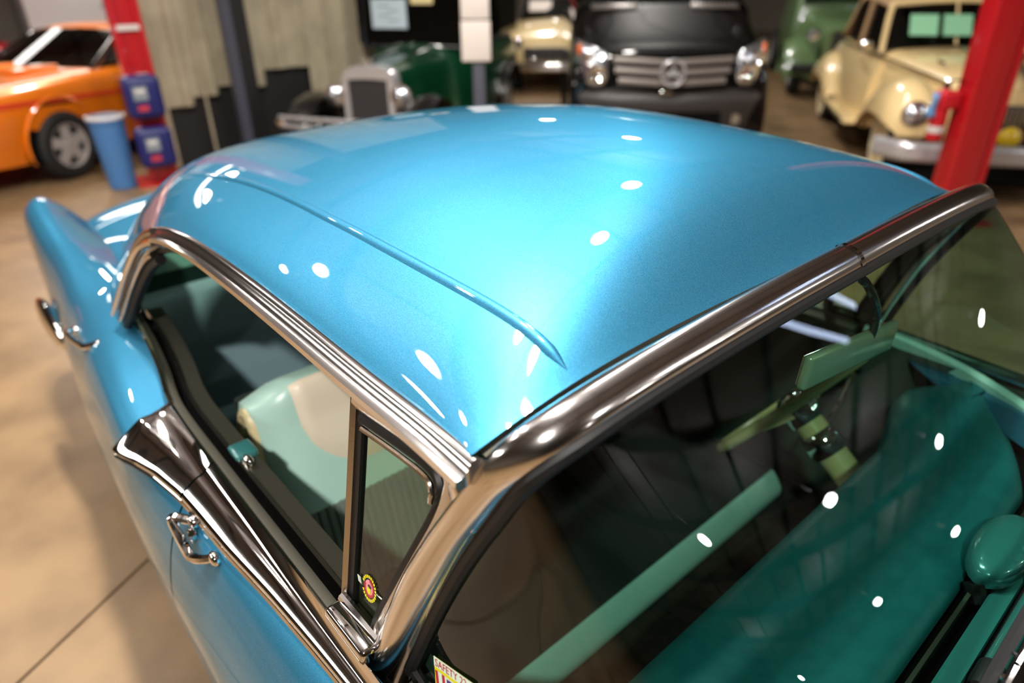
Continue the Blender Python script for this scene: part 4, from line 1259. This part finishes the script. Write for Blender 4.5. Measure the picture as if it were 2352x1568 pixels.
def build_van():
    t = empty('delivery_van', (-3.96, 4.86, 0), R(-44), label='large black van with a star-badged slatted grille facing the blue car', cat='van')
    # local origin under the front face; +x forward
    secs = [(.02, [(0, .40), (.50, .40), (.85, .38), (.93, .34), (.94, .30), (.92, .24)]),
            (.00, [(0, .62), (.50, .62), (.84, .60), (.95, .52), (.97, .40), (.94, .24)]),
            (-.06, [(0, 1.08), (.50, 1.06), (.84, 1.0), (.965, .85), (.985, .60), (.96, .24)]),
            (-.22, [(0, 1.20), (.50, 1.19), (.82, 1.13), (.965, .98), (.995, .62), (.97, .24)]),
            (-.62, [(0, 1.40), (.50, 1.39), (.80, 1.33), (.95, 1.18), (1.0, .70), (.97, .24)]),
            (-.95, [(0, 1.55), (.50, 1.54), (.80, 1.48), (.93, 1.32), (1.0, .80), (.97, .24)]),
            (-1.25, [(0, 1.62), (.50, 1.61), (.80, 1.55), (.93, 1.40), (1.0, .85), (.97, .24)]),
            (-4.0, [(0, 1.62), (.50, 1.61), (.80, 1.55), (.93, 1.40), (1.0, .85), (.97, .26)])]
    loft_body(secs, 60, 25).build('body', 'van_paint', t, angle=50)
    loft_body([(-1.75, [(0, 2.35), (.50, 2.34), (.70, 2.28), (.78, 2.2), (.80, 2.1)]), (-2.3, [(0, 2.68), (.50, 2.66), (.76, 2.58), (.84, 2.4), (.93, 1.55)]), (-4.0, [(0, 2.68), (.50, 2.66), (.76, 2.58), (.84, 2.4), (.93, 1.55)])], 20, 15).build('upper_body', 'van_paint', t, angle=50)
    MB().grid([cat([(-1.12, -.88, 1.52), (-.98, -.4, 1.60), (-.96, 0, 1.62), (-.98, .4, 1.60), (-1.12, .88, 1.52)], 15), cat([(-1.80, -.78, 2.22), (-1.74, 0, 2.34), (-1.80, .78, 2.22)], 15)]).build('windshield', 'dark_glass', t)
    # cowl intake panels at the top of the hood
    for s in (-1, 1):
        m_ = MB().rbox((0, 0, 0), (.10, .48, .012), .005, seg=2)
        Mm = Matrix.Rotation(R(-28), 3, 'Y').to_3x3()
        q = Vector((-.80, s * .52, 1.492))
        Mm = Matrix.Rotation(R(24), 3, 'Y')
        m_.v = [tuple(q + Mm @ Vector(p)) for p in m_.v]
        vp = m_.build('cowl_panel', 'grille_grey', t)
        for k in range(12):
            b = MB().box((0, 0, 0), (.08, .010, .01))
            b.v = [tuple(q + Mm @ (Vector(p) + Vector((0, -.22 + k * .04, .008)))) for p in b.v]
            b.build('cowl_slot', 'black_gap', vp)
    # grille
    g = MB().grid([[(-.015 + .045 * math.cos(y / .62 * 1.2), y * k, z) for y in frange(-.60, .60, 21)] for z, k in ((1.115, 1.0), (1.0, .98), (.90, .95), (.80, .86), (.755, .66))]).build('grille', 'black_gap', t)
    for i, (z, hw) in enumerate(((1.05, .575), (.955, .555), (.86, .52))):
        path = [(.035 + .05 * math.cos(y / .62 * 1.2), y, z - .05 * (1 - abs(y / hw)) * .6 + .012) for y in frange(-hw, hw, 25)]
        MB().sweep(path, [(-.014, -.028), (-.016, .022), (.002, .030), (.016, .012), (.014, -.026)]).build('grille_slat', 'grille_grey', g, angle=50)
    MB().tube([(.02 + .05 * math.cos(y / .62 * 1.2), y, .80 - .055 * (1 - abs(y) / .55)) for y in frange(-.55, .55, 25)], .018, 8).build('grille_trim', 'black_paint', g)
    c = Vector((.125, 0, .945)); r = .115
    e = MB().tube([c + Vector((0, r * math.cos(a), r * math.sin(a))) for a in frange(0, 2 * PI * 39 / 40, 40)], .014, 8, closed=True).build('badge_ring', 'plated', g)
    for k in range(3):
        a = PI / 2 + k * 2 * PI / 3
        d = Vector((0, math.cos(a), math.sin(a))); n = Vector((0, -math.sin(a), math.cos(a)))
        tip, b1, b2 = c + d * r, c + n * .026, c - n * .026
        MB().add([tip, b1 - d * .01, b2 - d * .01, c + Vector((.022, 0, 0)), c - Vector((.01, 0, 0))], [(0, 1, 3), (0, 3, 2), (0, 4, 1), (0, 2, 4), (1, 4, 2), (1, 2, 3)]).build('badge_star_arm', 'plated', g, smooth=False)
    for s in (-1, 1):
        # swept headlight
        poly = [(.63, 1.10), (.70, 1.14), (.86, 1.20), (.93, 1.22), (.955, 1.10), (.95, .92), (.90, .82), (.76, .80), (.66, .84), (.62, .95)]
        def hx(y, z): return .03 - .22 * max(0, (y - .55) / .4) ** 2 - .10 * max(0, z - .85)
        lo = cat([(y, z) for y, z in poly + poly[:1]], 41)[:-1]
        cx, cz = .79, .98
        rows = [[(hx(cx + (y - cx) * k, cz + (z - cz) * k) + b_, s * (cx + (y - cx) * k), cz + (z - cz) * k) for y, z in lo] for k, b_ in ((1.02, -.03), (1.0, .02), (.8, .045), (.4, .06), (.02, .062))]
        h = MB().grid(rows, close_v=True).build('headlight', 'lens_white', t, angle=60)
        MB().lathe([(.001, .01), (.05, .02), (.07, .03), (.075, .0)], (hx(.72, .93) + .05, s * .72, .94), 'x', 18).build('headlight_bowl', 'chrome', h)
        MB().lathe([(.001, .01), (.04, .02), (.055, .03), (.06, .0)], (hx(.80, 1.05) + .05, s * .80, 1.06), 'x', 18).build('headlight_bowl', 'chrome', h)
        MB().ell((hx(.90, 1.15) + .045, s * .895, 1.14), (.03, .03, .055)).build('indicator', 'lens_amber', h)
        MB().rbox((-.85, s * 1.06, 1.75), (.12, .22, .36), .05).build('side_mirror', 'van_plastic', t)
        for x in (-.95, -3.3):
            arch(t, (x, s * .99, .36), .42, s, .012)
            wheel(t, (x, s * .90, .35), .35, .20, 'y', s)
        MB().lathe([(.001, .01), (.05, .012), (.06, 0)], (.05, s * .66, .50), 'x', 14).build('fog_lamp', 'lens_white', t)
    # bumper
    rows = []
    for y in frange(-.96, .96, 33):
        x = .09 - .16 * (abs(y) / .96) ** 3
        dz = -.055 * (1 - abs(y) / .96)
        rows.append([(x - .08, y, .80 + dz * .6), (x, y, .775 + dz), (x + .03, y, .72 + dz), (x + .02, y, .62 + dz * .5), (x + .015, y, .45), (x - .02, y, .30)])
    MB().grid(rows).build('bumper', 'van_plastic', t, angle=50)
    MB().box((.125, 0, .50), (.02, 1.0, .16)).build('lower_intake', 'black_gap', t)
    MB().rbox((.10, -.05, .765), (.03, .12, .03), .01).build('emblem_strip', 'chrome', t)
build_van()

def build_right_bay():
    # distant sage-green truck
    t = empty('pickup_truck', (-4.75, 10.3, 0), R(-55), label='sage green vintage truck far back beside the black van', cat='truck')
    loft_body([(.05, [(0, 1.02), (.20, 1.0), (.34, .93), (.36, .7), (.34, .5)]), (-.3, [(0, 1.12), (.26, 1.10), (.40, 1.0), (.42, .7), (.40, .5)]), (-1.2, [(0, 1.22), (.34, 1.20), (.55, 1.08), (.58, .7), (.56, .5)]), (-1.9, [(0, 1.25), (.40, 1.24), (.68, 1.15), (.72, .7), (.70, .4)])], 20, 17).build('hood', 'sage_paint', t, angle=50)
    loft_body([(-1.25, [(0, 1.30), (.40, 1.28), (.66, 1.15), (.70, .7), (.68, .4)]), (-1.6, [(0, 1.80), (.40, 1.78), (.60, 1.70), (.72, .9), (.70, .4)]), (-2.6, [(0, 1.82), (.40, 1.80), (.62, 1.70), (.74, .9), (.72, .4)]), (-2.8, [(0, 1.5), (.40, 1.5), (.62, 1.4), (.72, .9), (.70, .4)])], 16, 15).build('cab', 'sage_paint', t, angle=50)
    MB().grid([cat([(-1.22, -.60, 1.30), (-1.17, 0, 1.34), (-1.22, .60, 1.30)], 9), cat([(-1.50, -.54, 1.68), (-1.46, 0, 1.72), (-1.50, .54, 1.68)], 9)]).build('windshield', 'dark_glass', t)
    for s in (-1, 1):
        rows = []
        for k in range(22):
            a = R(-10 + k * 9.5)
            rows.append([(-.35 + .50 * math.cos(a), s * .66 + dy, .42 + .46 * math.sin(a) - .10 * (dy / .24) ** 2) for dy in frange(-.24, .24, 11)])
        MB().grid(rows).build('front_fender', 'sage_paint', t, angle=60)
        MB().lathe([(.001, .05), (.07, .04), (.10, 0), (.10, -.05), (.06, -.13), (.001, -.16)], (.05, s * .52, .90), 'x', 18).build('headlight', 'lens_white', t)
        wheel(t, (-.35, s * .66, .37), .37, .18, 'y', s)
        wheel(t, (-3.4, s * .70, .37), .37, .18, 'y', s)
    MB().box((.06, 0, .74), (.03, .5, .44)).build('grille', 'core_dark', t)
    MB().rbox((-3.3, 0, .75), (1.4, 1.3, .5), .03).build('bed', 'sage_paint', t)
    MB().rbox((.25, 0, .46), (.07, 1.6, .13), .03).build('bumper', 'rubber', t)
    p = empty('wall_picture', (-6.1, 14.6, 1.55), R(-70), label='framed white notice above the green truck', cat='sign')
    MB().rbox((0, 0, 0), (.04, 1.0, .66), .01).build('frame', 'black_satin', p)
    MB().box((.022, 0, 0), (.004, .86, .52)).build('sheet', 'paper_white', p)
    MB().tube([(-.03, 0, -.33), (-.03, 0, -1.55)], .03, 8).build('stand', 'black_satin', p)

    # cream convertible
    t = empty('convertible_car', (-1.46, 6.11, 0), R(-55), label='cream forties convertible with tan soft top and whitewall tires', cat='car')
    # origin under the front bumper line; +x forward
    loft_body([(-.10, [(0, .92), (.12, .90), (.22, .84), (.26, .62), (.24, .36)]), (-.35, [(0, 1.0), (.20, .98), (.34, .88), (.38, .62), (.36, .34)]), (-.9, [(0, 1.06), (.28, 1.04), (.46, .94), (.52, .64), (.50, .32)]), (-1.5, [(0, 1.10), (.36, 1.08), (.58, .99), (.66, .66), (.64, .30)])], 20, 19).build('hood', 'ivory_paint', t, angle=50)
    loft_body([(-1.5, [(0, 1.11), (.38, 1.09), (.62, 1.0), (.72, .66), (.70, .28)]), (-2.2, [(0, 1.06), (.40, 1.06), (.68, 1.0), (.80, .66), (.78, .28)]), (-3.3, [(0, 1.06), (.40, 1.06), (.68, 1.0), (.80, .66), (.78, .28)]), (-4.2, [(0, .98), (.40, .96), (.62, .88), (.72, .62), (.70, .30)]), (-4.6, [(0, .6), (.35, .6), (.5, .55), (.56, .45), (.54, .36)])], 28, 19).build('body', 'ivory_paint', t, angle=50)
    loft_body([(-1.78, [(0, 1.52), (.40, 1.51), (.58, 1.48), (.61, 1.44)]), (-2.2, [(0, 1.60), (.42, 1.585), (.61, 1.55), (.645, 1.48)]), (-3.0, [(0, 1.60), (.42, 1.585), (.61, 1.55), (.645, 1.48)]), (-3.45, [(0, 1.50), (.40, 1.48), (.60, 1.42), (.66, 1.2)]), (-3.8, [(0, 1.1), (.40, 1.08), (.62, 1.06), (.68, 1.03)])], 22, 15).build('soft_top', 'soft_top', t, angle=60)
    fr = MB()
    fr.tube(cat([(-1.52, -.66, 1.04), (-1.60, -.645, 1.20), (-1.74, -.60, 1.46), (-1.76, -.5, 1.49), (-1.74, 0, 1.515), (-1.76, .5, 1.49), (-1.74, .60, 1.46), (-1.60, .645, 1.20), (-1.52, .66, 1.04)], 60), .030, 8)
    fr.tube([(-1.46, 0, 1.12), (-1.73, 0, 1.50)], .016, 8)
    wf = fr.build('windshield_frame', 'ivory_paint', t)
    MB().grid([cat([(-1.50, -.64, 1.06), (-1.44, 0, 1.11), (-1.50, .64, 1.06)], 13), cat([(-1.74, -.59, 1.46), (-1.72, 0, 1.50), (-1.74, .59, 1.46)], 13)]).build('windshield', 'dark_glass', wf)
    Mm = Matrix.Rotation(R(-32), 3, 'Y')
    for y in (-.34, -.03):
        p = MB().box((0, 0, 0), (.008, .26, .22))
        p.v = [tuple(Vector((-1.52, y + .02, 1.30)) + Mm @ Vector(q)) for q in p.v]
        p.build('window_placard', 'paper_green', wf)
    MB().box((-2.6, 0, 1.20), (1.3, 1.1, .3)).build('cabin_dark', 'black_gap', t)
    for s in (-1, 1):
        MB().add([(-1.62, s * .665, 1.06), (-1.80, s * .625, 1.44), (-2.32, s * .652, 1.47), (-2.32, s * .70, 1.05)], [(0, 1, 2, 3)]).build('door_window', 'dark_glass', t, smooth=False)
        MB().add([(-2.42, s * .70, 1.05), (-2.42, s * .652, 1.47), (-3.05, s * .655, 1.45), (-3.20, s * .70, 1.05)], [(0, 1, 2, 3)]).build('rear_window', 'dark_glass', t, smooth=False)
        MB().tube([(-2.37, s * .715, 1.03), (-2.37, s * .66, 1.49)], .026, 8).build('door_pillar', 'soft_top', t)
        # belt trim
        MB().tube(cat([(-.30, s * .365, .92), (-.9, s * .50, .955), (-1.5, s * .655, 1.0), (-2.4, s * .72, 1.0), (-3.4, s * .72, 1.0)], 24), .012, 8).build('belt_trim', 'brushed', t)
        # pontoon front fender
        rows = []
        fp = [(.16, .60, .10, .16), (.13, .66, .17, .24), (.02, .70, .22, .30), (-.20, .72, .24, .33), (-.50, .70, .24, .31), (-.85, .60, .22, .24), (-1.15, .47, .19, .14), (-1.40, .38, .16, .06)]
        fs = cat([(a, b, c_, d_) for a, b, c_, d_ in fp], 40)
        for x, zc, hw, hh in fs:
            rows.append([(x, s * .66 + hw * math.cos(a), zc - .08 + hh * math.sin(a)) for a in frange(0, PI, 17)])
        fd = MB().grid(rows)
        fd.f.append(tuple(range(17)))
        fd.build('front_fender', 'ivory_paint', t, angle=60)
        MB().grid([[(.15 - .25 * q, s * .66 + dy * (.10 + .12 * q), .55 - .25 * q) for dy in frange(-1, 1, 7)] for q in frange(0, 1, 5)]).build('fender_apron', 'ivory_paint', t)
        rows = []
        rp = [(-2.85, .42, .14, .06), (-3.05, .56, .17, .20), (-3.4, .64, .19, .28), (-3.8, .60, .19, .25), (-4.2, .48, .16, .16), (-4.5, .38, .12, .06)]
        for x, zc, hw, hh in cat(rp, 30):
            rows.append([(x, s * .76 + hw * math.cos(a), zc - .06 + hh * math.sin(a)) for a in frange(0, PI, 15)])
        MB().grid(rows).build('rear_fender', 'ivory_paint', t, angle=60)
        rb = MB().rbox((-2.1, s * .80, .36), (1.5, .26, .06), .02).build('running_board', 'ivory_paint', t)
        MB().tube([(-1.40, s * .935, .365), (-2.85, s * .935, .365)], .016, 8).build('board_trim', 'chrome', rb)
        wheel(t, (-.42, s * .68, .36), .36, .17, 'y', s, white=2)
        wheel(t, (-3.55, s * .74, .36), .36, .17, 'y', s, white=2)
        MB().lathe([(.001, .05), (.06, .042), (.095, .012), (.105, 0)], (.15, s * .66, .70), 'x', 22).build('headlight', 'lens_white', t)
        MB().lathe([(.100, .01), (.115, .01), (.12, -.02), (.10, -.12)], (.15, s * .66, .70), 'x', 22).build('headlight_rim', 'chrome', t)
        if s > 0: f = MB().lathe([(.001, .04), (.05, .034), (.08, .01), (.088, 0)], (.30, .05 if s > 0 else -.42, .56), 'x', 20).build('fog_lamp', 'lens_yellow', t)
        if s > 0: MB().lathe([(.088, 0), (.096, 0), (.09, -.05), (.03, -.10), (.001, -.11)], (.30, .05 if s > 0 else -.42, .56), 'x', 20).build('fog_lamp_shell', 'chrome', f)
        MB().rbox((.40, s * .42, .44), (.06, .07, .26), .025, seg=3).build('bumper_guard', 'chrome', t)
        MB().tube([(-.60, s * .30, 1.03), (-.72, s * .33, 1.04)], .014, 8).build('hood_latch', 'chrome', t)
        MB().rbox((-1.75, s * .775, .93), (.14, .03, .025), .01).build('door_handle', 'chrome', t)
        MB().ell((-1.62, s * .80, 1.10), (.03, .07, .05)).build('side_mirror', 'chrome', t)
        MB().tube([(-1.40, s * .22, 1.13), (-1.55, s * .25, 1.26)], .008, 6).build('wiper', 'rubber', t)
    gr = MB().rbox((-.02, 0, .60), (.10, .50, .34), .04).build('grille', 'core_dark', t)
    for k in range(11):
        MB().rbox((.04, -.22 + k * .044, .60), (.02, .012, .32), .004, seg=1).build('grille_bar', 'chrome', gr)
    MB().tube(cat([(-.08, 0, .95), (-.4, 0, 1.03), (-.9, 0, 1.08), (-1.45, 0, 1.125)], 16), .012, 8).build('hood_trim', 'chrome', t)
    bpath = cat([(.08, -.92, .42), (.30, -.72, .42), (.36, -.4, .42), (.38, 0, .42), (.36, .4, .42), (.30, .72, .42), (.08, .92, .42)], 40)
    MB().sweep(bpath, [(-.018, -.085), (.012, -.07), (.024, -.03), (.016, 0), (.024, .03), (.012, .07), (-.018, .085)]).build('bumper', 'plated', t, angle=50)
    MB().rbox((.10, 0, .20), (.5, 1.3, .06), .02).build('front_valance', 'black_gap', t)

    # right lift post + extinguisher
    p = empty('lift_post', (-1.36, 5.20, 0), R(-38), label='red lift post standing between the blue car and cream convertible', cat='lift post')
    MB().rbox((0, 0, 1.9), (.20, .245, 3.8), .02).build('column', 'lift_red', p)
    MB().box((.0, .15, 1.9), (.20, .05, 3.8)).build('flange', 'lift_red', p, smooth=False)
    MB().box((0, 0, .01), (.45, .55, .02)).build('base_plate', 'lift_red', p)
    for k in range(4): MB().lathe([(.001, .03), (.018, .03), (.018, 0)], ((-.17, .17, -.17, .17)[k], (-.21, -.21, .21, .21)[k], .02), n=8).build('anchor_bolt', 'brushed', p)
    e = empty('fire_extinguisher', (-1.545, 5.045, .63), R(-38), label='red fire extinguisher with white label hung on the right lift post', cat='extinguisher')
    MB().lathe([(.001, .0), (.05, .0), (.058, .015), (.058, .30), (.05, .34), (.025, .365), (.02, .39)], n=20).build('cylinder', 'red_plastic', e)
    MB().lathe([(.0590, .06), (.0592, .061), (.0592, .11), (.0590, .111)], n=20).build('label_band', 'white_print', e)
    MB().rbox((0, 0, .405), (.05, .035, .04), .008).build('valve', 'rubber', e)
    MB().tube([(0, 0, .43), (.02, .05, .445), (.02, .11, .435)], .008, 6).build('lever', 'rubber', e)
    MB().rbox((0, .03, .30), (.14, .15, .13), .02).build('bracket', 'red_plastic', e)
    cl = MB().grid([[(.05 + .01 * math.sin(i * 1.3), -.10 + .05 * j / 3 + .006 * math.sin(i + j), .36 - .035 * i) for j in range(4)] for i in range(6)])
    o = cl.build('shop_towel', 'cloth_blue')
    md = o.modifiers.new('t', 'SOLIDIFY'); md.thickness = .012
    o.location = (-1.557, 5.027, .63); o.rotation_euler = (0, 0, R(-38))
    tag(o, 'small blue shop towel draped over the fire extinguisher bracket', 'towel')
build_right_bay()
